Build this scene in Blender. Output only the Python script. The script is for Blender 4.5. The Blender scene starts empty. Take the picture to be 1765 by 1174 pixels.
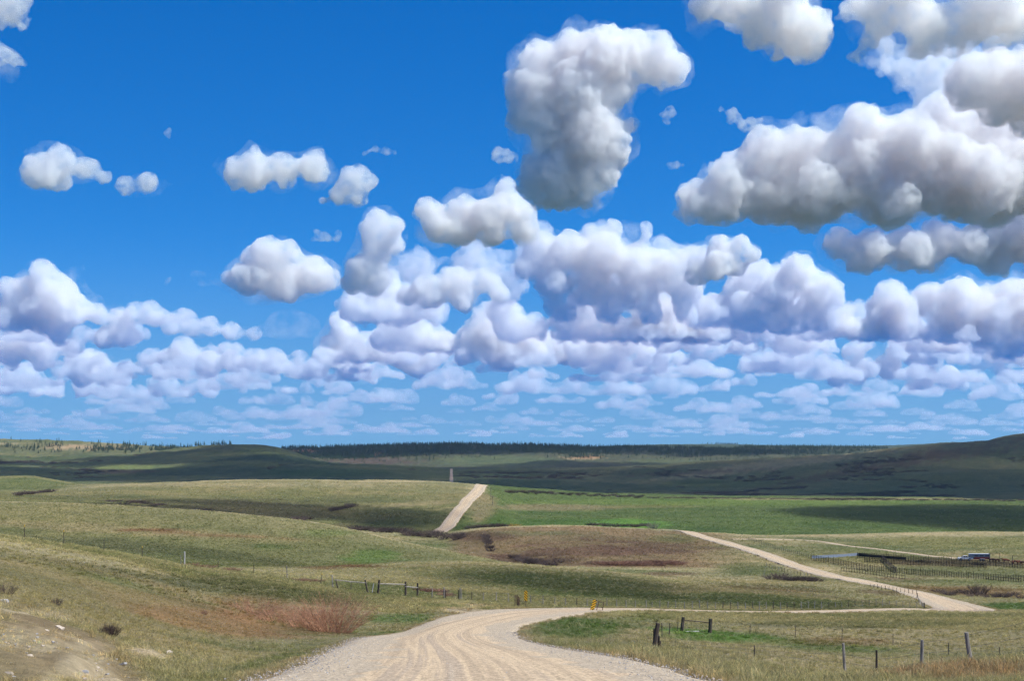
import bpy, bmesh, math, random, time
import numpy as np
from mathutils import Vector, Matrix, Quaternion

T_START = time.time()
S = bpy.context.scene
COL = S.collection
R = math.radians

# ------------------------------------------------------------------ camera
# metres; the eye is at the origin, looking along +Y.  Distances below are taken from the sizes of
# known things (post 1.2 m, marker panel 0.9 m, gravel road 8.4 m) with a 50 mm lens.
F, CX, HY = 2451.0, 882.5, 775.0           # focal length, centre column and eye level in photograph pixels
cam = bpy.data.cameras.new('camera')
cam_ob = bpy.data.objects.new('camera', cam)
COL.objects.link(cam_ob)
cam.sensor_width = 36
cam.lens = 36 * F / 1765
cam.shift_y = (HY - 587) / 1765
cam_ob.rotation_euler = (math.pi / 2, 0, 0)
cam.clip_start, cam.clip_end = 0.1, 500000
S.camera = cam_ob

# ------------------------------------------------------------------ sky and sun
EL, AZ = R(55), R(102)
W = bpy.data.worlds.new('World')
S.world = W
W.use_nodes = True
wn = W.node_tree
wn.nodes.clear()
sky = wn.nodes.new('ShaderNodeTexSky')
sky.sky_type = 'NISHITA'
sky.sun_disc = False
sky.sun_elevation, sky.sun_rotation = EL, AZ
sky.altitude = 1200
sky.air_density, sky.dust_density, sky.ozone_density = 1.0, 0.0, 4.0
tc = wn.nodes.new('ShaderNodeTexCoord')
# mirrored below the skyline like far airlight, brightened there to light cloud bases blue
sep = wn.nodes.new('ShaderNodeSeparateXYZ'); ab_ = wn.nodes.new('ShaderNodeMath'); ab_.operation = 'ABSOLUTE'
ad_ = wn.nodes.new('ShaderNodeMath'); ad_.operation = 'ADD'; ad_.inputs[1].default_value = 0.07
cmb = wn.nodes.new('ShaderNodeCombineXYZ')
hs = wn.nodes.new('ShaderNodeHueSaturation')
hs.inputs['Saturation'].default_value = 1.40
mx = wn.nodes.new('ShaderNodeMix')
mx.data_type, mx.blend_type = 'RGBA', 'MULTIPLY'
mx.inputs[0].default_value = 1
mx.inputs[7].default_value = (0.53, 1.06, 1.32, 1)
bg = wn.nodes.new('ShaderNodeBackground')
bg.inputs[1].default_value = 0.093
wo = wn.nodes.new('ShaderNodeOutputWorld')
wn.links.new(tc.outputs['Generated'], sep.inputs[0])
wn.links.new(sep.outputs[2], ab_.inputs[0]); wn.links.new(ab_.outputs[0], ad_.inputs[0])
wn.links.new(sep.outputs[0], cmb.inputs[0]); wn.links.new(sep.outputs[1], cmb.inputs[1]); wn.links.new(ad_.outputs[0], cmb.inputs[2])
wn.links.new(cmb.outputs[0], sky.inputs[0])
wn.links.new(sky.outputs[0], hs.inputs['Color'])
wn.links.new(hs.outputs[0], mx.inputs[6])
# thicker, paler air low down
rmp = wn.nodes.new('ShaderNodeMapRange'); rmp.interpolation_type = 'SMOOTHERSTEP'
for i_, v_ in ((1, 0.0), (2, 0.17), (3, 0.72), (4, 0.0)): rmp.inputs[i_].default_value = v_
wn.links.new(ab_.outputs[0], rmp.inputs[0])
mh = wn.nodes.new('ShaderNodeMix'); mh.data_type = 'RGBA'
mh.inputs[7].default_value = (1.55, 3.35, 6.2, 1)
wn.links.new(rmp.outputs[0], mh.inputs[0]); wn.links.new(mx.outputs[2], mh.inputs[6]); wn.links.new(mh.outputs[2], bg.inputs[0])
wn.links.new(bg.outputs[0], wo.inputs[0])

SUN_DIR = Vector((math.sin(AZ) * math.cos(EL), math.cos(AZ) * math.cos(EL), math.sin(EL)))
sl = bpy.data.lights.new('sun', 'SUN')
sl.energy, sl.angle, sl.color = 5.0, R(0.5), (1, 0.98, 0.90)
sun = bpy.data.objects.new('sun', sl)
COL.objects.link(sun)
sun.rotation_euler = SUN_DIR.to_track_quat('Z', 'Y').to_euler()

S.view_settings.view_transform = 'Standard'
S.view_settings.look = 'None'
S.view_settings.exposure = 0.27
S.view_settings.gamma = 1
S.view_settings.use_curve_mapping = False
S.cycles.max_bounces = 16
S.cycles.diffuse_bounces = 2
S.cycles.volume_bounces = 10
S.cycles.volume_step_rate = 0.4
S.cycles.volume_max_steps = 256
S.cycles.transparent_max_bounces = 96
S.cycles.use_denoising = True
S.cycles.denoising_prefilter = 'FAST'
S.cycles.use_adaptive_sampling = True
S.cycles.adaptive_threshold = 0.025

# ------------------------------------------------------------------ helpers
def tag(o, label=None, cat=None, group=None, kind=None):
    if label: o['label'] = label
    if cat: o['category'] = cat
    if group: o['group'] = group
    if kind: o['kind'] = kind
    return o

def link(name, me, mat=None, parent=None, loc=None):
    o = bpy.data.objects.new(name, me)
    COL.objects.link(o)
    if mat is not None and me is not None:
        me.materials.clear()
        me.materials.append(mat)
    if parent is not None: o.parent = parent
    if loc is not None: o.location = loc
    return o

def empty(name, loc=(0, 0, 0), rz=0):
    o = bpy.data.objects.new(name, None)
    COL.objects.link(o)
    o.location = loc
    o.rotation_euler = (0, 0, rz)
    o.empty_display_size = 0.2
    return o

def mesh_np(name, verts, faces, smooth=False):
    """verts (n,3) and faces (m,k) arrays, all faces with k corners"""
    verts = np.asarray(verts, np.float32); faces = np.asarray(faces, np.int32)
    me = bpy.data.meshes.new(name)
    m, k = faces.shape
    me.vertices.add(len(verts)); me.vertices.foreach_set('co', verts.ravel())
    me.loops.add(m * k); me.loops.foreach_set('vertex_index', faces.ravel())
    me.polygons.add(m)
    me.polygons.foreach_set('loop_start', np.arange(0, m * k, k, dtype=np.int32))
    if smooth: me.polygons.foreach_set('use_smooth', np.ones(m, bool))
    me.update(calc_edges=True)
    return me

def color_attr(me, cols, name='tint'):
    a = me.attributes.new(name, 'FLOAT_COLOR', 'POINT')
    c = np.ones((len(cols), 4), np.float32); c[:, :3] = cols
    a.data.foreach_set('color', c.ravel())

class MB:
    """collects boxes, bars and lumps and links them as one mesh"""
    def __init__(s): s.v, s.f = [], []
    def add(s, vs, fs):
        b = len(s.v); s.v += [tuple(v) for v in vs]; s.f += [tuple(i + b for i in f) for f in fs]
    def box(s, c, d, rz=0):
        cx, cy, cz = c; x, y, z = d[0] / 2, d[1] / 2, d[2] / 2
        co, si = math.cos(rz), math.sin(rz)
        vs = []
        for a, b, e in ((-x,-y,-z),(x,-y,-z),(x,y,-z),(-x,y,-z),(-x,-y,z),(x,-y,z),(x,y,z),(-x,y,z)):
            vs.append((cx + a*co - b*si, cy + a*si + b*co, cz + e))
        s.add(vs, [(0,3,2,1),(4,5,6,7),(0,1,5,4),(1,2,6,5),(2,3,7,6),(3,0,4,7)])
    def bar(s, a, b, r0, r1=None, n=6, wob=0, rnd=random):
        a, b = Vector(a), Vector(b); r1 = r0 if r1 is None else r1
        d = (b - a).normalized(); u = d.orthogonal().normalized(); w = d.cross(u)
        steps = 1 if wob == 0 else 4
        vs = []
        for i in range(steps + 1):
            t = i / steps; p = a.lerp(b, t); r = r0 + (r1 - r0) * t
            if 0 < i < steps: p = p + u * rnd.uniform(-wob, wob) + w * rnd.uniform(-wob, wob)
            for j in range(n):
                q = 2 * math.pi * j / n; rr = r * (1 + (rnd.uniform(-.14, .14) if wob else 0))
                vs.append(p + u * (rr * math.cos(q)) + w * (rr * math.sin(q)))
        fs = []
        for i in range(steps):
            for j in range(n):
                k = (j + 1) % n
                fs.append((i*n + j, i*n + k, (i+1)*n + k, (i+1)*n + j))
        fs.append(tuple(range(n))[::-1]); fs.append(tuple(range(steps*n, steps*n + n)))
        s.add(vs, fs)
    def build(s, name, mat, parent=None, loc=None, smooth=False):
        me = bpy.data.meshes.new(name); me.from_pydata(s.v, [], s.f)
        if smooth:
            for p in me.polygons: p.use_smooth = True
        me.update()
        return link(name, me, mat, parent, loc)

# ------------------------------------------------------------------ materials
def mat_new(name):
    m = bpy.data.materials.new(name); m.use_nodes = True
    n = m.node_tree; n.nodes.clear()
    o = n.nodes.new('ShaderNodeOutputMaterial')
    return m, n, o

def N(n, kind, **kw):
    x = n.nodes.new(kind)
    for k, v in kw.items():
        if k in x.inputs: x.inputs[k].default_value = v
        else: setattr(x, k, v)
    return x

def mixc(n, fac, a, b, blend='MIX'):
    x = n.nodes.new('ShaderNodeMix'); x.data_type = 'RGBA'; x.blend_type = blend
    for i, v in ((0, fac), (6, a), (7, b)):
        if hasattr(v, 'links') or hasattr(v, 'is_linked'): n.links.new(v, x.inputs[i])
        else: x.inputs[i].default_value = v if i == 0 else (*v, 1)
    return x.outputs[2]

def ramp(n, fac, stops):
    x = n.nodes.new('ShaderNodeValToRGB')
    el = x.color_ramp.elements
    while len(el) < len(stops): el.new(0.5)
    for e, (p, c) in zip(el, stops):
        e.position = p; e.color = (*c, 1) if not isinstance(c, (int, float)) else (c, c, c, 1)
    n.links.new(fac, x.inputs[0])
    return x.outputs[0]

def plain(name, c, rough=0.85, var=0.35, scale=3.0, spec=0.2, metal=0.0, stretch=None):
    m, n, o = mat_new(name)
    b = N(n, 'ShaderNodeBsdfPrincipled', Roughness=rough, Metallic=metal)
    b.inputs['Specular IOR Level'].default_value = spec
    t = N(n, 'ShaderNodeTexCoord')
    no = N(n, 'ShaderNodeTexNoise', Scale=scale, Detail=6.0, Roughness=0.65)
    if stretch:
        mpp = N(n, 'ShaderNodeMapping'); mpp.inputs['Scale'].default_value = stretch
        n.links.new(t.outputs['Object'], mpp.inputs[0]); n.links.new(mpp.outputs[0], no.inputs['Vector'])
    else:
        n.links.new(t.outputs['Object'], no.inputs['Vector'])
    lo = tuple(x * (1 - var) for x in c); hi = tuple(min(1, x * (1 + var)) for x in c)
    n.links.new(ramp(n, no.outputs[0], [(0.3, lo), (0.7, hi)]), b.inputs['Base Color'])
    bp = N(n, 'ShaderNodeBump', Strength=0.25, Distance=0.02)
    n.links.new(no.outputs[0], bp.inputs['Height']); n.links.new(bp.outputs[0], b.inputs['Normal'])
    n.links.new(b.outputs[0], o.inputs[0])
    return m

# ------------------------------------------------------------------ numeric noise
_rs = np.random.RandomState(7)
_tab = _rs.rand(512, 512).astype(np.float32)
def vnoise(x, y, ox=0):
    x = x + ox * 17.31; y = y + ox * 9.77
    xi = np.floor(x).astype(np.int64); yi = np.floor(y).astype(np.int64)
    fx = x - xi; fy = y - yi
    fx = fx * fx * fx * (fx * (fx * 6 - 15) + 10); fy = fy * fy * fy * (fy * (fy * 6 - 15) + 10)
    a = _tab[xi & 511, yi & 511]; b = _tab[(xi + 1) & 511, yi & 511]
    c = _tab[xi & 511, (yi + 1) & 511]; d = _tab[(xi + 1) & 511, (yi + 1) & 511]
    return (a * (1 - fx) + b * fx) * (1 - fy) + (c * (1 - fx) + d * fx) * fy
def fbm(x, y, octv=5, ox=0, gain=0.5):
    s = 0; a = 1; t = 0
    for i in range(octv):
        s = s + a * vnoise(x * 2.03 ** i, y * 2.03 ** i, ox + i * 3); t += a; a *= gain
    return s / t                                   # 0..1, mean about 0.5
# ------------------------------------------------------------------ the lie of the land
# Cross-sections of the country along lines of sight: each row is one feature line (road bank, crest,
# hollow, far escarpment), given as bearing -> (drop angle, range); smooth curves join them in depth.
def P(*a): return np.array(a, float).reshape(-1, 2)
KN = [
 # (range profile, height-line profile); column numbers are bearings on the photograph's pixel scale
 (P(0,24), P(-400,1010, 0,1085, 120,1120, 220,1160, 330,1186, 460,1182, 1240,1178, 1330,1190, 1450,1190, 1600,1182, 1765,1172, 2165,1140)),
 (P(0,40), P(-400,985, 0,1045, 150,1082, 300,1128, 430,1148, 500,1141, 560,1134, 1100,1134, 1180,1141, 1300,1160, 1456,1171, 1600,1152, 1765,1135, 2165,1112)),
 (P(0,60), P(-400,968, 0,1004, 150,1044, 300,1084, 420,1108, 500,1114, 560,1113, 620,1109, 880,1108, 1000,1112, 1100,1114, 1130,1117, 1240,1132, 1300,1141, 1456,1167, 1600,1160, 1765,1152, 2165,1140)),
 (P(0,100), P(-400,925, 0,955, 200,990, 350,1032, 450,1062, 600,1080, 690,1084, 760,1073, 900,1071, 1000,1074, 1200,1089, 1456,1106, 1600,1110, 1765,1110, 2165,1112)),
 (P(0,130, 320,150, 720,150, 900,142, 1765,140), P(-400,880, 0,925, 110,939, 200,952, 320,975, 440,990, 570,1012, 650,1026, 720,1034, 800,1042, 900,1049, 1000,1050, 1100,1052.5, 1300,1061, 1500,1066, 1765,1070, 2165,1075)),
 (P(0,190, 900,190, 1765,200), P(-400,915, 0,942, 110,956, 200,966, 320,981, 440,989, 570,999, 700,1014, 800,1024, 900,1032, 1000,1040, 1200,1048, 1400,1051, 1580,1052, 1640,1055, 1720,1056, 1765,1054, 2165,1054)),
 (P(-400,360, 900,350, 1250,320, 1400,300, 1560,272, 1765,270), P(-400,962, 0,948, 200,962, 330,978, 450,984, 560,980, 650,974, 720,969, 800,967, 900,972, 1050,985, 1250,1006, 1400,1022, 1560,1045, 1650,1054, 1765,1052, 2165,1048)),
 (P(-400,430, 900,400, 1250,370, 1400,345, 1560,310, 1765,310), P(-400,955, 0,945, 200,958, 330,974, 450,978, 560,976, 650,971, 720,969, 800,972, 870,976, 950,984, 1050,992, 1250,1012, 1400,1025, 1500,1040, 1560,1042, 1640,1044, 1765,1044, 2165,1038)),
 (P(-400,470, 900,450, 1100,440, 1250,420, 1400,400, 1560,350, 1765,340), P(-400,930, 0,925, 200,935, 400,950, 550,960, 700,966, 800,971, 870,974, 950,982, 1050,985, 1150,991, 1300,1003, 1420,1009, 1500,1019, 1560,1029, 1640,1034, 1765,1034, 2165,1028)),
 (P(-400,560, 870,530, 1000,500, 1300,495, 1765,490), P(-400,850, 0,866, 200,870, 320,877, 400,885, 480,893, 550,903, 620,917, 700,937, 760,948, 810,957, 870,968, 930,975, 1000,978, 1120,978, 1240,979, 1300,974, 1400,981, 1560,988, 1765,994, 2165,990)),
 (P(-400,600, 870,585, 1000,570, 1300,600, 1765,600), P(-400,866, 0,873, 200,878, 400,893, 550,911, 620,923, 700,940, 760,946, 830,944, 900,942, 1000,940, 1100,941, 1200,944, 1270,942, 1400,950, 1560,953, 1765,953, 2165,950)),
 (P(-400,720, 740,690, 830,640, 1000,645, 1190,690, 1500,740, 1765,760), P(-400,868, 0,872, 200,877, 400,891, 550,907, 640,917, 720,923, 770,922, 830,911, 880,908, 950,907, 1020,908, 1100,912, 1190,918, 1300,921, 1400,922, 1500,922, 1600,919, 1700,917, 1765,917, 2165,910)),
 (P(-400,800, 755,785, 1765,850), P(-400,864, 0,864, 200,872, 400,886, 550,902, 650,914, 755,919, 830,918, 900,918, 1000,920, 1100,923, 1300,926, 1765,926, 2165,922)),
 (P(-400,960, 830,950, 1000,1050, 1765,1100), P(-400,842, 0,853, 100,851, 200,853, 300,856, 400,860, 500,864, 600,866, 700,866, 755,868, 800,864, 850,872, 900,886, 1000,884, 1200,882, 1400,882, 1765,885, 2165,885)),
 (P(-400,1150, 830,1110, 900,1250, 1000,1450, 1100,1600, 1200,1700, 1765,1720), P(-400,830, 0,848, 60,849, 130,842, 200,837, 300,833, 380,830, 440,829, 600,829.5, 700,831, 780,834, 825,838, 870,842, 900,845, 1000,850, 1100,853, 1250,856, 1400,857, 1765,860, 2165,862)),
 (P(-400,1500, 130,1500, 300,1600, 900,1950, 1765,1950), P(-400,816, 0,820, 60,820, 130,832, 200,840, 300,845, 500,848, 780,848, 870,853, 950,856, 1100,859, 1250,862, 1400,862.5, 1765,865.5, 2165,866)),
 (P(0,2300), P(-400,842, 0,840, 130,842, 300,842, 500,840, 778,840, 900,843, 1000,845, 1200,849, 1400,850, 1600,850, 1765,851, 2165,848)),
 (P(0,2800), P(-400,820, 0,817, 150,820, 300,819, 450,812, 520,813, 600,818, 700,820, 778,821, 900,824, 1000,826, 1100,828, 1200,832, 1300,830, 1400,822, 1500,812, 1600,806, 1765,800, 2165,790)),
 (P(0,3300), P(-400,803, 0,801, 130,800, 300,796, 420,789, 480,789, 540,797, 640,802, 720,806, 778,808, 900,808, 1000,806, 1060,803, 1150,799, 1250,795, 1350,790, 1440,784, 1500,776, 1560,769, 1640,761, 1700,756, 1740,750.5, 1765,746, 1900,735, 2165,730)),
 (P(0,3750), P(-400,795, 0,792, 130,789, 220,783, 290,774, 340,769.5, 400,767.5, 440,767.5, 475,771, 510,781, 545,795, 600,808, 700,812, 1000,813, 1200,808, 1350,800, 1480,790, 1640,772, 1765,760, 2165,750)),
 (P(0,4200), P(-400,777, 0,785, 130,786, 250,783, 330,779, 440,780, 540,800, 600,808, 778,810, 1000,809, 1200,804, 1350,799, 1500,792, 1765,785, 2165,785)),
 (P(0,4700), P(-400,754, 0,754, 60,755, 130,757.5, 200,761, 250,765, 280,769, 330,771, 400,772, 470,779, 540,786, 600,787, 700,784, 778,784, 850,781, 950,779, 1050,785, 1200,786, 1350,784, 1500,781, 1765,785, 2165,785)),
 (P(0,5200), P(-400,768, 0,768, 290,776, 480,774, 560,772, 600,770, 700,768, 850,766.5, 950,768, 1050,772, 1200,773, 1350,773, 1520,774, 1600,776, 1765,790, 2165,790)),
 (P(0,6200), P(-400,778, 400,780, 900,776, 1765,780)),
 (P(0,9000), P(-400,775, 900,774, 1000,772, 1070,768, 1150,766, 1240,765.5, 1350,768, 1500,769, 1570,766.5, 1640,762, 1765,765, 2165,770)),
 (P(0,15000), P(0,777)),
]
XL, XR = -430.0, 2195.0
thL, thR = math.atan((XL - CX) / F), math.atan((XR - CX) / F)
NF = 760
u_f = np.linspace(XL, XR, NF)
th_f = np.arctan((u_f - CX) / F)
nb = 90                                          # coarse columns for the country beside and behind the camera
th_b = np.linspace(thR, thL + 2 * math.pi, nb + 2)[1:-1]
TH = np.concatenate([th_f, th_b])
NT = len(TH)
rr0 = np.array([0.0, 0.6, 1.2, 2, 3, 4])
rr1 = np.exp(np.linspace(math.log(5), math.log(400), 310))
rr2 = np.exp(np.linspace(math.log(400), math.log(6500), 310))[1:]
rr3 = np.exp(np.linspace(math.log(6500), math.log(15000), 24))[1:]
RR = np.concatenate([rr0, rr1, rr2, rr3])
NR = len(RR)

def gsm(a, s):
    k = np.arange(-int(3 * s), int(3 * s) + 1); w = np.exp(-k * k / (2 * s * s)); w /= w.sum()
    return np.convolve(np.pad(a, len(k) // 2, mode='edge'), w, 'valid')
uc = u_f
KY = [np.zeros(NF), np.full(NF, 4.0), np.full(NF, 12.0)]
bank = np.interp(uc, [-400, 0, 460, 1300, 2000], [0.3, 0.0, 0.0, 0.0, 0.0])
KZ = [np.full(NF, -1.7), np.full(NF, -1.95), np.full(NF, -2.72) + bank]
SG = u_f[1] - u_f[0]
for yr, hy in KN:
    Yk = gsm(np.interp(uc, yr[:, 0], yr[:, 1]), 14 / SG)
    hk = gsm(np.interp(uc, hy[:, 0], hy[:, 1]), 9 / SG)
    KY.append(Yk); KZ.append(-(hk - HY) / F * Yk)
KY = np.array(KY); KZ = np.array(KZ)
def pchip_cols(KY, KZ, Yq):
    h = np.diff(KY, axis=0); dl = np.diff(KZ, axis=0) / h
    d = np.zeros_like(KZ)
    w1 = 2 * h[1:] + h[:-1]; w2 = h[1:] + 2 * h[:-1]
    with np.errstate(divide='ignore', invalid='ignore'):
        dd = (w1 + w2) / (w1 / dl[:-1] + w2 / dl[1:])
    d[1:-1] = np.where(dl[:-1] * dl[1:] > 0, np.nan_to_num(dd), 0)
    d[0] = dl[0]; d[-1] = dl[-1]
    Z = np.zeros((KY.shape[1], Yq.shape[1]))
    for k in range(len(h)):
        y0 = KY[k][:, None]; hh = h[k][:, None]
        t = (Yq - y0) / hh
        m = (t >= 0) & (t <= 1) if k < len(h) - 1 else (t >= 0)
        t = np.clip(t, 0, 1)
        z = ((2*t**3 - 3*t**2 + 1) * KZ[k][:, None] + (t**3 - 2*t**2 + t) * hh * d[k][:, None]
             + (-2*t**3 + 3*t**2) * KZ[k+1][:, None] + (t**3 - t**2) * hh * d[k+1][:, None])
        Z = np.where(m, z, Z)
    return Z
YQ = RR[None, :] * np.cos(th_f)[:, None]
Zf = pchip_cols(KY, KZ, YQ)                       # front fan
for it in range(2):                               # soften the joins along the line of sight
    Zs = Zf.copy(); Zs[:, 8:-2] = (Zf[:, 7:-3] + 2 * Zf[:, 8:-2] + Zf[:, 9:-1]) / 4; Zf = Zs
tb = (np.arange(nb) + 1) / (nb + 1)
tb = tb * tb * (3 - 2 * tb)
Zb = Zf[-1][None, :] * (1 - tb[:, None]) + Zf[0][None, :] * tb[:, None]
ZG = np.concatenate([Zf, Zb], 0)
XG = RR[None, :] * np.sin(TH)[:, None]; YG = RR[None, :] * np.cos(TH)[:, None]
# small relief: tussocks, terracettes, gullies (kept under about a pixel on the crests)
amp = 0.00045 * RR[None, :] * np.clip((RR[None, :] - 30) / 100, 0, 1)
ZG = ZG + amp * (fbm(XG / 18, YG / 18, 4, 1) - 0.5) * 2.0
gul = np.clip((RR[None, :] - 1200) / 1200, 0, 1) * np.clip((7000 - RR[None, :]) / 1500, 0, 1)
rg = np.abs(fbm(XG / 420 + 0.4 * fbm(XG / 160, YG / 160, 3, 8), YG / 420, 4, 5) - 0.5)
ZG = ZG + gul * (np.clip(rg * 5, 0, 1) - 0.75) * 9.0
gul2 = np.clip((RR[None, :] - 450) / 300, 0, 1) * np.clip((2200 - RR[None, :]) / 600, 0, 1)
ZG = ZG + gul2 * (np.clip(np.abs(fbm(XG / 120, YG / 120, 3, 15) - 0.5) * 6, 0, 1) - 0.7) * 1.2

LR = np.log(np.maximum(RR, 1e-3))
def height(X, Y, Z=None):
    X = np.atleast_1d(np.asarray(X, float)); Y = np.atleast_1d(np.asarray(Y, float))
    Z = ZG if Z is None else Z
    th = np.arctan2(X, Y); th = np.where(th < thL, th + 2 * math.pi, th)
    r = np.hypot(X, Y)
    i = np.clip(np.searchsorted(TH, th) - 1, 0, NT - 2); fi = np.clip((th - TH[i]) / (TH[i+1] - TH[i]), 0, 1)
    j = np.clip(np.searchsorted(RR, r) - 1, 0, NR - 2); fj = np.clip((r - RR[j]) / (RR[j+1] - RR[j]), 0, 1)
    return (Z[i, j]*(1-fi)*(1-fj) + Z[i+1, j]*fi*(1-fj) + Z[i, j+1]*(1-fi)*fj + Z[i+1, j+1]*fi*fj)
def h1(X, Y): return float(height(X, Y)[0])
def at(px, Y):
    """a point of the ground on bearing px at depth Y"""
    X = (px - CX) / F * Y
    return Vector((X, Y, h1(X, Y)))
def hit(px, py, y0=10, y1=6000):
    """the first ground met in the direction (px, py) between depths y0 and y1"""
    Ys = np.exp(np.linspace(math.log(y0), math.log(y1), 3000))
    Xs = (px - CX) / F * Ys
    el = HY - height(Xs, Ys) / Ys * F
    k = np.argmax(el <= py)
    if el[k] > py: k = int(np.argmin(el))
    return Vector((Xs[k], Ys[k], h1(Xs[k], Ys[k])))

# ------------------------------------------------------------------ roads (centre lines in metres on the ground)
def px_pts(lst): return [((a - CX) / F * b, b) for a, b in lst]
def spline(pts, step):
    """Catmull-Rom through rows of numbers, resampled at about `step` metres"""
    p = np.array(pts, float); p = np.vstack([2*p[0]-p[1], p, 2*p[-1]-p[-2]])
    out = []
    for i in range(1, len(p) - 2):
        n = max(2, int(np.linalg.norm(p[i+1, :2] - p[i, :2]) / step))
        for t in np.linspace(0, 1, n, endpoint=False):
            out.append(0.5*((2*p[i]) + (-p[i-1]+p[i+1])*t + (2*p[i-1]-5*p[i]+4*p[i+1]-p[i+2])*t*t + (-p[i-1]+3*p[i]-3*p[i+1]+p[i+2])*t**3))
    out.append(p[-2]); return np.array(out)
# (x, y, half width left, half width right)
main_pts = [(0,-6,4.3,4.3),(0,4,4.3,4.2),(-.2,15,4.4,4.0),(-.5,25,4.3,4.1),(-1.0,36,4.4,4.4),(-1.9,50,4.6,4.0),(-2.9,64,4.5,3.5),
            (-3.4,76,4.5,3.7),(-3.0,88,4.5,3.8),(-1.6,101,4.8,3.9),(0.6,115,5.4,4.0),(3.6,128,6.0,3.9),(8.0,138.5,5.5,3.6),(14.5,146.5,4.6,3.6),(24,156.5,4.2,4.0),(38,173,4.2,4.2),
            (52,195,4.2,4.2),(66,218,4.4,4.4),(75,240,5.0,5.0),(83,262,5.6,5.6),(90.5,286,5.8,5.8),(96.5,313,5.6,5.6),(102.5,345,4.8,4.8),(106,383,4.4,4.4),(103.5,430,4.4,4.4),(100.5,490,4.4,4.4),(96,590,4.6,4.6),(89,660,4.6,4.6),(82,692,4.4,4.4),(66,706,4.2,4.2),(34,712,3.6,3.6),(0,722,3.6,3.6),(-22,742,4.2,4.2),(-35,764,4.6,4.6),
            (-41,783,4.4,4.4),(-37.5,840,4.4,4.4),(-34,895,4.4,4.4),(-29.5,965,4.4,4.4),(-25.8,1040,4.4,4.4),(-25,1110,4.4,4.4),(-25,1200,4.4,4.4)]
MAIN = spline(main_pts, 2.0)
far_pts = [((778-CX)/F*y, y, 3.4, 3.4) for y in (2250, 2500, 2800, 3050, 3340)]
FAR = spline(far_pts, 14)
lane_px = ((1262,930.5),(1300,930),(1340,930.5),(1400,933),(1440,938.5),(1480,944),(1530,949.5),(1580,956),(1625,961),(1652,964))
ROADS = [('road', MAIN), ('road', FAR)]
def sdist(X, Y, line):
    """signed cross distance to a centre line in units of the half width (|s|<1 inside), plus distance along"""
    best = np.full(X.shape, 1e9); sgn = np.zeros(X.shape)
    bb = (X > line[:, 0].min()-30) & (X < line[:, 0].max()+30) & (Y > line[:, 1].min()-30) & (Y < line[:, 1].max()+30)
    xs, ys = X[bb], Y[bb]; b = np.full(xs.shape, 1e9); s = np.full(xs.shape, 1e3)
    for k in range(len(line) - 1):
        a = line[k]; c = line[k+1]; dx, dy = c[0]-a[0], c[1]-a[1]; L = math.hypot(dx, dy)
        if L < 1e-6: continue
        t = np.clip(((xs-a[0])*dx + (ys-a[1])*dy) / (L*L), 0, 1)
        ex, ey = xs - (a[0]+t*dx), ys - (a[1]+t*dy); d = np.hypot(ex, ey)
        right = (ex*dy - ey*dx) > 0
        hw = np.where(right, a[3], a[2])
        q = d / hw
        m = d < b
        b = np.where(m, d, b); s = np.where(m, q, s)
    best[bb] = s
    return best
SD_MAIN = np.full(XG.shape, 1e9)
jm = int(np.searchsorted(RR, 1300))
SD_MAIN[:NF, :jm] = sdist(XG[:NF, :jm], YG[:NF, :jm], MAIN)
ROADMASK = np.clip((1.02 - SD_MAIN) / 0.12, 0, 1)
# ------------------------------------------------------------------ colours of the ground cover
UG = np.tile(u_f[:, None], (1, NR)); UG = np.concatenate([UG, np.full((nb, NR), 4000.0)], 0)
YC = np.concatenate([YQ, np.tile(RR[None, :], (nb, 1))], 0)
with np.errstate(divide='ignore', invalid='ignore'):
    VG = np.where(YC > 1, HY - ZG / np.maximum(YC, 1) * F, 2000)
TAN = np.array((0.262, 0.222, 0.122)); STRAW = np.array((0.345, 0.295, 0.175)); SAGE = np.array((0.15, 0.152, 0.075))
GREEN = np.array((0.108, 0.130, 0.046)); VIVID = np.array((0.062, 0.120, 0.024)); DEEP = np.array((0.045, 0.085, 0.022))
BRUSH = np.array((0.120, 0.072, 0.052)); RUST = np.array((0.215, 0.105, 0.055)); DIRT = np.array((0.40, 0.29, 0.18))
DARK = np.array((0.035, 0.045, 0.022)); ROCKY = np.array((0.52, 0.375, 0.225)); OLIVE = np.array((0.165, 0.155, 0.062))
def lerp(a, b, t): return a + (b - a) * t[..., None]
n1 = fbm(XG / 45, YG / 45, 5, 21); n2 = fbm(XG / 9, YG / 9, 4, 31); n3 = fbm(XG / 220, YG / 220, 4, 41); n4 = fbm(XG / 2.2, YG / 2.2, 3, 51)
def ss(x, a, b): t = np.clip((x - a) / (b - a), 0, 1); return t * t * (3 - 2 * t)
base = lerp(SAGE, TAN, ss(n1, 0.35, 0.65))
base = lerp(base, np.broadcast_to(GREEN, base.shape), 0.55 * ss(n2 * 0.5 + n3 * 0.5, 0.44, 0.6))
# dry convex crests, greener hollows
lap = np.zeros_like(ZG)
w = 9
sl_ = np.gradient(ZG, axis=1) / np.maximum(np.gradient(RR)[None, :], 1e-3)
lap[:, w:-w] = (sl_[:, 2*w:] - sl_[:, :-2*w])
dry = ss(-lap, 0.02, 0.11); wet = ss(lap, 0.02, 0.12)
base = lerp(base, np.broadcast_to(STRAW, base.shape), 0.75 * dry * (YC > 90))
base = lerp(base, np.broadcast_to(GREEN, base.shape), 0.5 * wet * (YC > 90))
KYf = np.concatenate([KY, np.tile(KY[:, -1:], (1, nb))], 1)
def between(k0, k1):
    return ((YC >= KYf[k0][:, None]) & (YC < KYf[k1][:, None])).astype(float)
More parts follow.
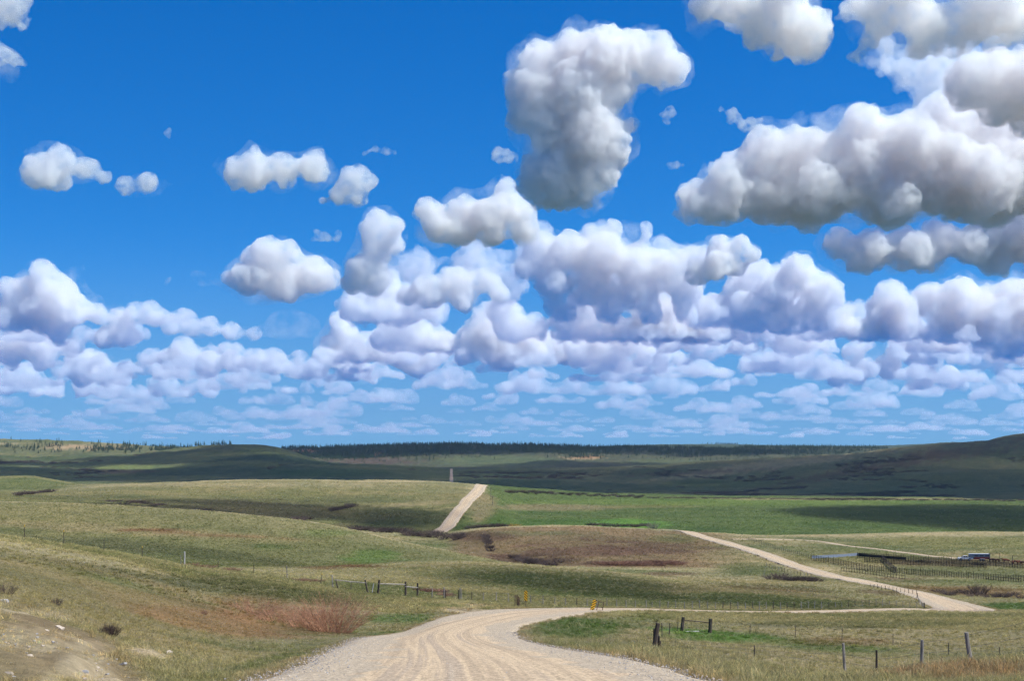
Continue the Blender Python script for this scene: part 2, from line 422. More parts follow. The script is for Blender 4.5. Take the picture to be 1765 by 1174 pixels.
# rows: 3=24 m, 4=40, 5=60, 6=100, 7=near crest, 8=190, 9=second crest, 10=gully, 11=third crest, 12=green hill crest,
# 14=mound crest, 15=hollow, 16=hill face, 17=far hill crest, 19=2300, 20=2800, 21=3300, 22=3750, 23=4200, 24=4700, 25=5200
def fill(mask, col, amt): 
    global base
    base = lerp(base, np.broadcast_to(col, base.shape), np.clip(mask * amt, 0, 1))
BARE = np.zeros(ZG.shape)
def splat(x, y, rx, ry, col, amt, y0=0, y1=1e9, rag=0.5, ang=0.0, bare=0):
    """a patch of other ground cover"""
    global base, BARE
    dx, dy = UG - x, VG - y
    c, s = math.cos(ang), math.sin(ang)
    q = np.sqrt(((dx*c + dy*s) / rx) ** 2 + ((-dx*s + dy*c) / ry) ** 2) + (n2 - 0.5) * 2 * rag + (n1 - .5) * rag
    k = amt * (1 - ss(q, 0.55, 1.15)) * ((YC > y0) & (YC < y1))
    base = lerp(base, np.broadcast_to(col, base.shape), k)
    BARE = np.maximum(BARE, k * bare)
for k_, am_ in ((9, .6), (11, .55), (12, .6), (14, .45), (17, .6)):          # dry straw along the crests
    c_ = np.exp(-((YC / np.maximum(KYf[k_][:, None], 1) - 1) / .07) ** 2)
    fill(c_ * (1 - ss(UG, 820, 850) * (k_ == 17)), STRAW, am_)
fill(between(10, 12) * (1 - ss(UG, 860, 900)), GREEN * np.array((1.15, 1.02, 1.1)), 0.62)           # green hill
splat(230, 915, 330, 9, TAN, 0.7, 400, 600, .4, 0.05)
splat(255, 914, 60, 3.0, RUST * .55, 0.8, 400, 600, .3)
splat(400, 925, 220, 2.5, RUST * .8, 0.5, 400, 600, .4, 0.06)
splat(640, 960, 60, 16, VIVID * 1.3, 0.6, 400, 600)
splat(560, 920, 70, 8, VIVID * 1.2, 0.35, 400, 600)
splat(470, 945, 45, 7, DEEP, 0.5, 400, 600, .9)
splat(430, 955, 120, 10, OLIVE, 0.4, 400, 600)
# tan strip behind the fence and second crest
splat(520, 990, 260, 14, STRAW, 0.7, 155, 420, .3)
splat(640, 985, 120, 9, TAN, 0.5, 155, 420, .4)
splat(620, 977, 55, 3.5, RUST * .6, 0.85, 200, 420, .6)
splat(560, 980, 40, 3, RUST * .6, 0.6, 200, 420, .6)
splat(840, 995, 110, 22, SAGE * .85, 0.6, 155, 400, .4)
splat(1000, 1012, 190, 24, DEEP * 1.7, 0.5, 155, 400, .5, .06)
splat(1300, 1035, 230, 12, DEEP * 1.6, 0.6, 155, 330, .5, .05)
splat(870, 1036, 260, 9, TAN, 0.5, 150, 230, .4)
fill(between(9, 11) * ss(UG, 880, 960), TAN, 0.35)
splat(1090, 986, 120, 7, GREEN, 0.6, 380, 480, .4)
splat(1150, 990, 60, 4, BRUSH * 1.2, 0.6, 400, 520, .6)
splat(1330, 1015, 120, 5, RUST * .6, 0.6, 280, 400, .9, .05)
splat(1520, 1022, 60, 4, BRUSH, 0.6, 270, 400, .9, .05)
# brown brushy mound
fill(between(12, 14) * ss(UG, 760, 800) * (1 - ss(UG, 1190, 1300)), np.array((0.180, 0.122, 0.072)), 0.8)
splat(1000, 950, 150, 14, BRUSH * 1.1, 0.75, 480, 640, .8, -.03)
splat(1120, 945, 110, 20, BRUSH, 0.7, 480, 640, .8)
splat(930, 965, 80, 9, BRUSH * .7, 0.7, 480, 640, .8)
splat(1070, 972, 110, 6, BRUSH * .8, 0.8, 480, 600, .6)
splat(1160, 930, 60, 10, GREEN * .9, 0.5, 480, 690, .6)
splat(900, 920, 120, 5, SAGE, 0.6, 560, 700, .5)
splat(840, 925, 60, 8, BRUSH * .8, 0.7, 560, 700, .6)
splat(1240, 960, 60, 12, TAN * .9, 0.5, 480, 640, .4)
# right side of the valley
splat(1290, 980, 70, 12, GREEN * .85, 0.7, 400, 560, .4)
splat(1480, 965, 200, 12, OLIVE * .9, 0.6, 480, 700, .4)
splat(1620, 985, 200, 12, GREEN * .8, 0.55, 440, 640, .5)
splat(1660, 970, 140, 8, BRUSH * 1.1, 0.5, 480, 640, .5)
splat(1680, 1020, 140, 10, RUST * .7, 0.55, 340, 460, .5, .03)
splat(1560, 1000, 60, 6, BRUSH, 0.5, 380, 500, .7)
splat(1650, 1003, 130, 5, GREEN, 0.6, 400, 480, .5)
splat(1650, 935, 180, 12, OLIVE * 1.15, 0.7, 600, 780, .4)
splat(1430, 930, 90, 5, SAGE, 0.6, 600, 780, .4)
splat(1600, 922, 170, 2.5, STRAW, 0.6, 650, 790, .2)
splat(1740, 1046, 60, 7, DEEP * 1.3, 0.8, 260, 330, .4)
splat(1590, 1040, 40, 5, TAN, 0.6, 260, 380, .4)
# far brown hill on the left and the green field
fill(between(15, 17) * (1 - ss(UG, 790, 830)), OLIVE * 1.0, 0.55)
splat(480, 880, 260, 14, BRUSH * .9, 0.55, 760, 1050, .7, .03)
splat(620, 862, 120, 10, SAGE * .8, 0.5, 760, 1050, .6)
splat(690, 893, 110, 18, DEEP * 1.15, 0.8, 760, 1000, .35)
splat(720, 869, 110, 4.0, TAN, 0.75, 760, 1050, .3, -.07)
splat(660, 878, 70, 3.0, TAN * .9, 0.7, 760, 1050, .3, -.25)
splat(450, 836, 300, 4, STRAW * .95, 0.5, 900, 1200, .3)
splat(640, 895, 90, 6, TAN * .7, 0.5, 760, 900, .4, -.2)
splat(25, 835, 110, 16, GREEN, 0.8, 900, 1600, .4)
fill(between(15, 18) * ss(UG, 825, 850), np.array((0.072, 0.108, 0.032)), 0.9)
splat(960, 875, 130, 7, TAN * .75, 0.85, 850, 1500, .35)
splat(1120, 872, 100, 5, OLIVE, 0.7, 850, 1500, .35)
splat(1010, 905, 190, 12, VIVID, 0.6, 850, 1500, .4)
splat(1085, 903, 75, 9, VIVID * 1.7, 0.9, 850, 1500, .35)
splat(1250, 866, 400, 7, np.array((0.12, 0.165, 0.042)), 0.7, 1000, 1750, .2)
splat(1500, 860.5, 330, 2.5, TAN, 0.7, 1400, 1750, .3)
splat(830, 880, 26, 40, TAN * .72, 0.8, 790, 1050, .3, .5)
splat(800, 905, 20, 26, VIVID * .8, 0.6, 780, 1000, .4, .5)
splat(850, 905, 30, 20, VIVID * .7, 0.7, 780, 1050, .4)
# the valley and the far country
fill(between(18, 23) * (1 - ss(UG, 900, 1100)), np.array((0.060, 0.085, 0.034)), 0.8)
fill(between(18, 23) * ss(UG, 900, 1100), np.array((0.070, 0.086, 0.038)), 0.8)
splat(215, 806, 80, 6, GREEN * 1.4, 0.8, 2000, 3700, .5)
splat(480, 782, 90, 8, GREEN * 1.35, 0.7, 3000, 3900, .5, .2)
splat(560, 815, 130, 9, VIVID * .75, 0.6, 2000, 3400, .4)
splat(215, 813, 60, 4, BRUSH, 0.6, 2000, 3500, .7)
splat(1330, 802, 230, 9, TAN * .95, 0.85, 2500, 3500, .45, -.12)
splat(1200, 815, 140, 3, BRUSH, 0.6, 2200, 3500, .8, -.05)
splat(1450, 815, 200, 8, BRUSH * .55, 0.6, 2200, 3300, 1.2, -.2)
splat(1620, 785, 170, 14, BRUSH * .6, 0.6, 2500, 3500, 1.0, -.15)
splat(1250, 835, 130, 9, VIVID * .55, 0.5, 2000, 2900, .5)
splat(950, 815, 130, 6, DARK, 0.6, 2300, 3400, .9)
fill(between(23, 26) * ss(UG, 430, 490), np.array((0.062, 0.068, 0.042)), 0.9)
fill(ss(YC, 5250, 5600), np.array((0.05, 0.07, 0.04)), 0.95)
fill((UG > 3000) * 1.0, np.array((0.11, 0.12, 0.055)), 0.7)
splat(860, 795, 130, 11, np.array((0.095, 0.12, 0.06)), 0.8, 4100, 5200, .4)
splat(1150, 797, 80, 7, np.array((0.09, 0.11, 0.055)), 0.7, 4100, 5200, .5)
splat(1000, 790, 40, 3, ROCKY * .7, 0.7, 4100, 5200, .8)
splat(640, 795, 90, 8, np.array((0.10, 0.06, 0.055)), 0.6, 4100, 5200, .6)
for a_ in ((820, 775, 340, 9), (1300, 779, 250, 6), (580, 782, 100, 8)): splat(*a_, np.array((.03, .042, .026)), .85, 4400, 5400, .3)
splat(655, 785, 12, 3, RUST * 1.6, 0.8, 4100, 5200, .3)
splat(525, 777, 22, 3, RUST * 1.5, 0.8, 4100, 5300, .6)
splat(1010, 788, 30, 2, RUST * 1.2, 0.7, 4100, 5200, .6)
splat(130, 775, 260, 12, np.array((0.105, 0.115, 0.055)), 0.8, 4000, 4800, .4)
splat(120, 771, 45, 5, ROCKY * .8, 0.75, 4000, 4800, .6)
splat(180, 772, 40, 4, ROCKY * .7, 0.65, 4000, 4800, .7)
splat(120, 760, 320, 4.5, GREEN * .85, 0.8, 4400, 5000, .2)
# the near ground: bank on the left, verges on the right
near = YC < 150
# facing slopes: greener turf with shade darkened into its colour, under the straw-coloured crests
SHADED_TURF = np.array((0.075, 0.080, 0.038))
splat(470, 878, 300, 20, SHADED_TURF, 0.7, 760, 1080, .35, .03)
splat(690, 893, 115, 20, SHADED_TURF * .8, 0.8, 760, 1040, .3)
splat(130, 858, 120, 6, SHADED_TURF, 0.4, 800, 1200, .4)
splat(1000, 1006, 230, 26, SHADED_TURF, 0.72, 155, 345, .3, .08)
splat(1320, 1038, 260, 12, SHADED_TURF, 0.7, 155, 300, .3, .05)
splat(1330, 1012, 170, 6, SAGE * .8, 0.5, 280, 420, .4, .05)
splat(330, 952, 230, 12, SHADED_TURF, 0.6, 400, 540, .4, .12)
splat(120, 938, 160, 8, SHADED_TURF, 0.5, 400, 540, .4, .1)
splat(430, 1018, 200, 15, SHADED_TURF, 0.65, 70, 150, .4, .12)
splat(150, 975, 120, 10, SHADED_TURF * .9, 0.5, 60, 140, .6, .2)
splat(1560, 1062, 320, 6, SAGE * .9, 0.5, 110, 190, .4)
splat(115, 1122, 215, 56, ROCKY * .9, 0.95, 5, 75, .55, .40, 1)
splat(20, 1155, 130, 40, ROCKY, 0.7, 5, 50, .9, .3, 1)
splat(255, 1128, 50, 9, np.array((.46, .33, .17)), 0.85, 10, 90, .7, .2, 1)
splat(330, 1060, 170, 28, RUST * .9, 0.4, 30, 130, .8, .3)
splat(440, 1045, 80, 22, RUST * 1.0, 0.45, 50, 140, .7)
splat(165, 1000, 75, 10, DEEP, 0.6, 50, 140, .9, .25)
splat(420, 1010, 160, 18, SAGE * .7, 0.7, 70, 150, .6, .12)
splat(560, 1030, 150, 16, SAGE * .85, 0.5, 80, 160, .6)
splat(60, 945, 260, 12, STRAW, 0.8, 90, 160, .4, .17)
splat(700, 1068, 110, 12, DEEP * 1.6, 0.7, 70, 140, .5)
splat(700, 1095, 60, 7, VIVID, 0.6, 50, 120, .6)
splat(590, 1118, 110, 9, VIVID * .9, 0.7, 30, 90, .6, -.2)
splat(430, 1150, 150, 12, GREEN * .9, 0.7, 20, 60, .8, -.25)
splat(540, 1105, 150, 8, STRAW * .8, 0.6, 40, 100, .6)
splat(780, 1042, 40, 8, STRAW, 0.7, 110, 160, .5)
splat(1000, 1085, 95, 22, VIVID * .8, 0.8, 60, 140, .4)
splat(1100, 1068, 90, 9, GREEN * 1.1, 0.6, 90, 140, .5)
splat(1060, 1060, 30, 5, STRAW, 0.6, 90, 140, .5)
splat(1240, 1100, 150, 12, VIVID * 1.25, 0.85, 60, 110, .5, .06)
splat(1420, 1118, 160, 12, VIVID, 0.6, 50, 100, .6, .06)
splat(1300, 1075, 180, 8, STRAW * .85, 0.6, 90, 150, .5, .05)
splat(1500, 1078, 260, 7, SAGE * .75, 0.6, 100, 160, .5)
splat(1330, 1140, 220, 14, STRAW * .8, 0.6, 25, 70, .7, .08)
splat(1450, 1108, 130, 8, RUST * .65, 0.4, 50, 120, .7)
splat(1620, 1160, 260, 16, np.array((.27, .165, .10)), 0.85, 15, 56, .5)
splat(1600, 1056, 260, 4, STRAW, 0.6, 130, 260, .3)
splat(1400, 1056, 120, 2.5, RUST, 0.6, 140, 230, .6)
splat(800, 1052, 60, 9, DIRT * .9, 0.9, 110, 160, .6, 0, 1)       # scraped pull-out by the left marker
splat(170, 1045, 290, 58, TAN * np.array((1.08, .98, .9)), 0.6, 18, 115, .6, .25)
splat(420, 1075, 170, 22, RUST * 1.15, 0.4, 40, 120, .7, .1)
splat(80, 1125, 170, 45, ROCKY, 0.7, 5, 70, .5, .4, 1)
# bare shoulders of the road
sh = np.clip(1.22 - SD_MAIN + (n4 - .5) * .35, 0, 1) / 0.22
fill(ss(sh, 0, 1) * (YC < 700), DIRT * .75, 0.7)
fill(ROADMASK, DIRT, 1.0)
base = base * (0.86 + 0.28 * fbm(XG / 4, YG / 4, 3, 61))[..., None]
cr = ss(fbm(XG / 1.1 + YG / 5, YG / 8 - XG / 14, 4, 78), .38, .6)[..., None]
base = np.where((BARE > .05)[..., None], lerp(base, np.broadcast_to(np.array((.64, .52, .37)), base.shape), BARE * .6 * (1 - cr[..., 0])) * (1 - BARE[..., None] * .34 * cr), base)
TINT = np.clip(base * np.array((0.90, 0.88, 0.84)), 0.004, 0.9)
# the road bed is let into the ground
strata = np.abs(fbm(XG / 1.3 + YG / 5, YG / 9 - XG / 14, 4, 77) - .5) * 2
ZC = ZG + np.clip(BARE, 0, 1) * (strata - .3) * .28 - ROADMASK * np.clip(0.12 + RR[None, :] * 0.0006, 0, .6)

# ------------------------------------------------------------------ ground material
def ground_material():
    m, n, o = mat_new('prairie_grass')
    b = N(n, 'ShaderNodeBsdfPrincipled', Roughness=0.95)
    b.inputs['Specular IOR Level'].default_value = 0.08
    a = N(n, 'ShaderNodeAttribute', attribute_name='tint')
    t = N(n, 'ShaderNodeTexCoord')
    f1 = N(n, 'ShaderNodeTexNoise', Scale=1.6, Detail=9.0, Roughness=0.72)
    f2 = N(n, 'ShaderNodeTexNoise', Scale=0.13, Detail=9.0, Roughness=0.66)
    f3 = N(n, 'ShaderNodeTexNoise', Scale=0.021, Detail=8.0, Roughness=0.62)
    for f in (f1, f2, f3): n.links.new(t.outputs['Object'], f.inputs['Vector'])
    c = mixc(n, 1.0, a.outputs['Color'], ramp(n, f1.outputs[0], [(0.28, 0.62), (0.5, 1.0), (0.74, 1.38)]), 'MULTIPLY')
    c = mixc(n, 1.0, c, ramp(n, f2.outputs[0], [(0.3, (0.76, 0.8, 0.79)), (0.5, (1, 1, 1)), (0.7, (1.24, 1.18, 1.14))]), 'MULTIPLY')
    c = mixc(n, 1.0, c, ramp(n, f3.outputs[0], [(0.32, (0.74, 0.82, 0.78)), (0.5, (1, 1, 1)), (0.68, (1.22, 1.14, 1.1))]), 'MULTIPLY')
    # scattered sage and weed clumps
    v = N(n, 'ShaderNodeTexVoronoi', Scale=0.42); v.inputs['Randomness'].default_value = 1
    n.links.new(t.outputs['Object'], v.inputs['Vector'])
    mk = ramp(n, v.outputs['Distance'], [(0.10, 1.0), (0.24, 0.0)])
    gate = ramp(n, f3.outputs[0], [(0.5, 0.0), (0.6, 0.55)])
    mm = N(n, 'ShaderNodeMath', operation='MULTIPLY'); n.links.new(mk, mm.inputs[0]); n.links.new(gate, mm.inputs[1])
    c = mixc(n, mm.outputs[0], c, (0.07, 0.062, 0.04))
    n.links.new(c, b.inputs['Base Color'])
    bp = N(n, 'ShaderNodeBump', Strength=0.7, Distance=0.5)
    bp2 = N(n, 'ShaderNodeBump', Strength=0.5, Distance=1.6)
    n.links.new(f2.outputs[0], bp2.inputs['Height']); n.links.new(f1.outputs[0], bp.inputs['Height'])
    n.links.new(bp2.outputs[0], bp.inputs['Normal']); n.links.new(bp.outputs[0], b.inputs['Normal'])
    n.links.new(b.outputs[0], o.inputs[0])
    return m
M_GROUND = ground_material()
# one continuous sheet of country, cut along its hollows into the pieces one would name
idx = np.arange(NT * NR).reshape(NT, NR)
i0 = np.arange(NT); i1 = (i0 + 1) % NT
q = np.stack([idx[i0][:, :-1], idx[i0][:, 1:], idx[i1][:, 1:], idx[i1][:, :-1]], -1)     # NT, NR-1, 4
YF = (YC[:, :-1] + YC[:, 1:]) / 2
cuts = [KYf[10], KYf[15], KYf[18], KYf[22] + 100]
lay = sum((YF > c[:, None]).astype(int) for c in cuts)
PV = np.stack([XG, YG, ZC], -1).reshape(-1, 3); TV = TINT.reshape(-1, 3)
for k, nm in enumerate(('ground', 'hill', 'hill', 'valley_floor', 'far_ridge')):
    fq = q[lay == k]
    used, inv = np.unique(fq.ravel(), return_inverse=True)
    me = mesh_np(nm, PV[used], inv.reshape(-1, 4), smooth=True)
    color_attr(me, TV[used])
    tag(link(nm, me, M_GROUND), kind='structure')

# ------------------------------------------------------------------ gravel road
def road_material():
    m, n, o = mat_new('gravel')
    b = N(n, 'ShaderNodeBsdfPrincipled', Roughness=0.95)
    b.inputs['Specular IOR Level'].default_value = 0.1
    a = N(n, 'ShaderNodeAttribute', attribute_name='across')     # x: -1..1 across, y: metres along
    sp = N(n, 'ShaderNodeSeparateXYZ'); n.links.new(a.outputs['Vector'], sp.inputs[0])
    t = N(n, 'ShaderNodeTexCoord')
    big = N(n, 'ShaderNodeTexNoise', Scale=0.35, Detail=6.0, Roughness=0.6)
    n.links.new(t.outputs['Object'], big.inputs['Vector'])
    # long streaks left by tyres and the grader
    cb = N(n, 'ShaderNodeCombineXYZ')
    m1 = N(n, 'ShaderNodeMath', operation='MULTIPLY'); m1.inputs[1].default_value = 6.0; n.links.new(sp.outputs[0], m1.inputs[0])
    m2 = N(n, 'ShaderNodeMath', operation='MULTIPLY'); m2.inputs[1].default_value = 0.011; n.links.new(sp.outputs[1], m2.inputs[0])
    n.links.new(m1.outputs[0], cb.inputs[0]); n.links.new(m2.outputs[0], cb.inputs[1])
    st = N(n, 'ShaderNodeTexNoise', Scale=1.0, Detail=5.0, Roughness=0.62); n.links.new(cb.outputs[0], st.inputs['Vector'])
    c = ramp(n, st.outputs[0], [(0.30, (0.32, 0.25, 0.175)), (0.44, (0.43, 0.325, 0.215)), (0.52, (0.525, 0.40, 0.26)), (0.59, (0.39, 0.30, 0.21)), (0.70, (0.46, 0.375, 0.275))])
    # loose grey gravel towards the edges
    ab = N(n, 'ShaderNodeMath', operation='ABSOLUTE'); n.links.new(sp.outputs[0], ab.inputs[0])
    ad = N(n, 'ShaderNodeMath', operation='ADD'); n.links.new(ab.outputs[0], ad.inputs[0]); n.links.new(big.outputs[0], ad.inputs[1])
    eg = ramp(n, ad.outputs[0], [(0.0, 0.0), (1.0, 0.0), (1.35, 0.75)])
    c = mixc(n, eg, c, (0.39, 0.325, 0.24))
    gr = N(n, 'ShaderNodeTexVoronoi', Scale=17.0); n.links.new(t.outputs['Object'], gr.inputs['Vector'])
    sc = N(n, 'ShaderNodeSeparateColor'); n.links.new(gr.outputs['Color'], sc.inputs[0])
    c = mixc(n, 1.0, c, ramp(n, sc.outputs[0], [(0.0, 0.55), (0.25, 0.9), (0.75, 1.06), (1.0, 1.4)]), 'MULTIPLY')
    fine = N(n, 'ShaderNodeTexNoise', Scale=6.0, Detail=8.0, Roughness=0.75); n.links.new(t.outputs['Object'], fine.inputs['Vector'])
    c = mixc(n, 1.0, c, ramp(n, fine.outputs[0], [(0.3, 0.74), (0.5, 1.0), (0.7, 1.2)]), 'MULTIPLY')
    n.links.new(c, b.inputs['Base Color'])
    bp = N(n, 'ShaderNodeBump', Strength=0.6, Distance=0.03); n.links.new(gr.outputs['Distance'], bp.inputs['Height'])
    bp2 = N(n, 'ShaderNodeBump', Strength=0.5, Distance=0.12); n.links.new(st.outputs[0], bp2.inputs['Height'])
    n.links.new(bp2.outputs[0], bp.inputs['Normal']); n.links.new(bp.outputs[0], b.inputs['Normal'])
    n.links.new(b.outputs[0], o.inputs[0])
    return m
M_ROAD = road_material()
def ribbon(name, line, lift, nx=16, mat=None, rag=0.18):
    p = line[:, :2]; d = np.gradient(p, axis=0); d /= np.linalg.norm(d, axis=1)[:, None]
    nr = np.stack([d[:, 1], -d[:, 0]], 1)                   # to the right of travel
    s = np.linspace(-1, 1, nx)
    along = np.concatenate([[0], np.cumsum(np.linalg.norm(np.diff(p, axis=0), axis=1))])
    off = np.where(s[None, :] < 0, s[None, :] * line[:, 2:3], s[None, :] * line[:, 3:4])
    edge = (fbm(along[:, None] / 1.7 + s[None, :] * 0, np.sign(s)[None, :] * 5 + along[:, None] * 0, 4, 71) - .5) * 2
    off = off * (1 + rag * edge * (np.abs(s) > 0.93)[None, :])
    X = p[:, 0:1] + nr[:, 0:1] * off; Y = p[:, 1:2] + nr[:, 1:2] * off
    Z = height(X.ravel(), Y.ravel()).reshape(X.shape)
    dist = np.hypot(X, Y)
    # crown, ruts, feathered edges
    rut = sum(np.exp(-((s[None, :] - c) / .10) ** 2) for c in (-.62, -.18, .2, .62))
    Z = Z + lift(dist) + 0.03 * (1 - s[None, :] ** 2) - 0.02 * rut - (np.abs(s) > .99)[None, :] * (lift(dist) + 0.06)
    nrow = len(p)
    V = np.stack([X, Y, Z], -1).reshape(-1, 3)
    ii = np.arange(nrow * nx).reshape(nrow, nx)
    fq = np.stack([ii[:-1, :-1], ii[:-1, 1:], ii[1:, 1:], ii[1:, :-1]], -1).reshape(-1, 4)
    me = mesh_np(name, V, fq, smooth=True)
    at_ = me.attributes.new('across', 'FLOAT_VECTOR', 'POINT')
    av = np.stack([np.broadcast_to(s[None, :], X.shape), np.broadcast_to(along[:, None], X.shape), 0 * X], -1).astype(np.float32)
    at_.data.foreach_set('vector', av.ravel())
    return tag(link(name, me, mat or M_ROAD), kind='structure')
ribbon('road', MAIN, lambda d: 0.015 + d * 0.00035, nx=22)
ribbon('road', FAR, lambda d: 0.3 + 0 * d, nx=5)
_l = np.array([(v.x, v.y, 1.7, 1.7) for v in (hit(a, b, 540, 760) for a, b in lane_px)])
ribbon('dirt_lane', spline(_l, 4), lambda d: 0.16 + 0 * d, nx=7)
# ------------------------------------------------------------------ clouds: closed bodies of scattering vapour
BASE = 1500.0                                              # cloud base above the eye
def vapour(dens, thin=False, even=False):
    """scattering water droplets, denser in clots; thin: torn outskirts with real gaps"""
    m, n, o = mat_new('cloud_vapour')
    v = N(n, 'ShaderNodeVolumeScatter', Color=(0.845, 0.955, 1, 1), Density=dens, Anisotropy=0.3)  # droplets tinted blue in place of airlight and blue shade on the clouds
    if not even:
        t = N(n, 'ShaderNodeTexCoord')
        no = N(n, 'ShaderNodeTexNoise', Scale=0.034 if thin else 0.06, Detail=7.0, Roughness=0.64, Distortion=0.0 if thin else 0.3)
        n.links.new(t.outputs['Object'], no.inputs['Vector'])
        mr = N(n, 'ShaderNodeMapRange')
        lo, hi, g = (.45, .72, 1.9) if thin else (.38, .60, 2.2)
        for i, x in ((1, lo), (2, hi), (3, 0.0 if thin else dens * .03), (4, dens * g)): mr.inputs[i].default_value = x
        n.links.new(no.outputs[0], mr.inputs[0]); n.links.new(mr.outputs[0], v.inputs['Density'])
    n.links.new(v.outputs[0], o.inputs['Volume'])
    return m
def ptex(kind, size, depth=4):
    t = bpy.data.textures.new('puff', kind); t.noise_scale = size
    if kind == 'CLOUDS': t.noise_depth = depth; t.noise_basis = 'ORIGINAL_PERLIN'
    return t
def one_piece(me):
    """drop the crumbs that came loose from the main body"""
    nv, ne = len(me.vertices), len(me.edges)
    e = np.empty(ne * 2, np.int32); me.edges.foreach_get('vertices', e); e = e.reshape(-1, 2)
    lab = np.arange(nv)
    for it in range(400):
        old = lab.copy()
        m = np.minimum(lab[e[:, 0]], lab[e[:, 1]])
        np.minimum.at(lab, e[:, 0], m); np.minimum.at(lab, e[:, 1], m); lab = lab[lab]
        if (lab == old).all(): break
    big = np.bincount(lab).argmax(); keep = lab == big
    if keep.all(): return me
    v = np.empty(nv * 3, np.float32); me.vertices.foreach_get('co', v)
    lv = np.empty(len(me.loops), np.int32); me.loops.foreach_get('vertex_index', lv); f = lv.reshape(-1, 4)
    f = f[keep[f[:, 0]]]; new = np.cumsum(keep) - 1
    m2 = mesh_np('cloud', v.reshape(-1, 3)[keep], new[f]); bpy.data.meshes.remove(me)
    return m2
def cloud_mesh(circles, ybase, seed, vox, depthf=0.9, rough=1.0, subdiv=3):
    """puffs (x, y, r) above a flat base -> one lumpy closed mesh in the same units, centred on x"""
    rnd = random.Random(seed)
    cxm = sum(c[0] for c in circles) / len(circles)
    bm = bmesh.new()
    for x, y, r in circles:
        for j in range(3 if r > 20 else 2):
            rr = r * (1 if j == 0 else rnd.uniform(.55, .95)); ang = rnd.uniform(0, 6.28)
            dx = 0 if j == 0 else r * .3 * math.cos(ang); dz = 0 if j == 0 else -abs(r * .3 * math.sin(ang))
            dy = (rnd.uniform(-.5, .5) if j == 0 else rnd.choice((-1, 1)) * rnd.uniform(.3, 1.1)) * r * depthf
            bmesh.ops.create_icosphere(bm, subdivisions=subdiv, radius=rr, matrix=Matrix.Translation((x - cxm + dx, dy, ybase - y + dz)))
    for v in bm.verts:
        if v.co.z < 0: v.co.z *= .12
    me = bpy.data.meshes.new('puffs'); bm.to_mesh(me); bm.free()
    ob = bpy.data.objects.new('puffs', me); COL.objects.link(ob)
    def rem(s):
        m = ob.modifiers.new('r', 'REMESH'); m.mode = 'VOXEL'; m.voxel_size = s
    def dis(t, s, mid=.5):
        m = ob.modifiers.new('d', 'DISPLACE'); m.texture = t; m.strength = s; m.mid_level = mid; m.texture_coords = 'LOCAL'
    rem(vox * 1.3)
    rs = sorted(c[2] for c in circles); Rm = rs[len(rs) // 2]
    dis(ptex('CLOUDS', Rm * .9, 3), Rm * .9 * rough)
    dis(ptex('VORONOI', Rm * .50), -Rm * .36 * rough, .35)
    dis(ptex('VORONOI', Rm * .22), -Rm * .22 * rough, .35)
    rem(vox)
    dis(ptex('CLOUDS', Rm * .3, 5), Rm * .42 * rough)
    dis(ptex('VORONOI', Rm * .10), -Rm * .10 * rough, .35)
    rem(vox)
    dg = bpy.context.evaluated_depsgraph_get()
    m2 = bpy.data.meshes.new_from_object(ob.evaluated_get(dg))
    bpy.data.objects.remove(ob); bpy.data.meshes.remove(me)
    return one_piece(m2), cxm
N_CLOUD_FACES = 0
def cloud(label, circles, ybase, seed, mfp=20, vox=3.8, depthf=.9, rough=1.0, group=None, dist=None, veil=4.6):
    """a cloud at the range where its base meets the common cloud-base level"""
    global N_CLOUD_FACES
    D = BASE * F / (HY - ybase) if dist is None else dist
    k = D / F
    me, cxm = cloud_mesh(circles, ybase, seed, vox, depthf, rough, 3 if len(circles) < 40 else 2)
    N_CLOUD_FACES += len(me.polygons)
    o = link('cloud', me, vapour(1.0 / (mfp * 0.8 * k)), None, ((cxm - CX) * k, D, (HY - ybase) * k))
    o.scale = (k, k, k)
    if veil:                                                # the thin ragged outskirts of the cloud
        vm, vx = cloud_mesh([(x, y + r * .05, r * 1.36) for x, y, r in circles], ybase, seed + 700, vox * 2.4, depthf, rough * 1.5, 2)
        N_CLOUD_FACES += len(vm.polygons)
        v = link('cloud_fringe', vm, vapour(1.0 / (mfp * k * veil), thin=True), o, (vx - cxm, 0, 0))
    return tag(o, label, 'cloud', group)
def wisp(x0, y0, x1, y1, th, seed, n=16):
    rnd = random.Random(seed); out = []
    for i in range(n):
        t = rnd.random(); out.append((x0 + (x1 - x0) * t, y0 + (y1 - y0) * t + rnd.gauss(0, th * .5), th * rnd.uniform(.45, .95) * (1.15 - .8 * abs(t - .5))))
    return out
def C(*a): return [tuple(a[i:i+3]) for i in range(0, len(a), 3)]
cloud('tall white hook shaped cloud curling over to the right, its lower stem grey',
  C(935,105,45, 985,85,40, 1040,95,50, 1090,80,38, 1135,95,45, 1168,115,30, 900,150,35, 905,190,35, 950,160,60, 1010,160,60, 1050,150,48, 950,220,50, 1010,230,60, 1050,250,42, 950,290,46, 1000,310,48, 1045,305,32, 960,330,35, 1085,215,20, 885,130,18, 1115,126,22, 918,300,32, 932,336,32), 360, 1, mfp=22)
cloud('huge bright cumulus bank filling the right side of the sky',
  C(1200,345,40, 1255,310,48, 1250,350,45, 1320,260,50, 1330,320,65, 1390,255,50, 1400,330,65, 1475,210,38, 1505,205,32, 1470,290,70, 1550,260,60, 1540,340,60, 1580,220,45, 1625,185,36, 1640,250,60, 1690,230,60, 1620,330,60, 1700,320,80, 1750,280,80, 1820,300,90, 1900,320,80), 390, 2, mfp=24, vox=5.2)
cloud('grey cloud at the upper right edge above the huge cumulus bank',
  C(1690,140,55, 1750,150,60, 1660,110,30, 1800,150,70, 1720,110,40, 1780,110,45, 1860,140,60, 1650,160,30, 1720,190,40, 1775,190,44), 240, 3, mfp=34, vox=5)
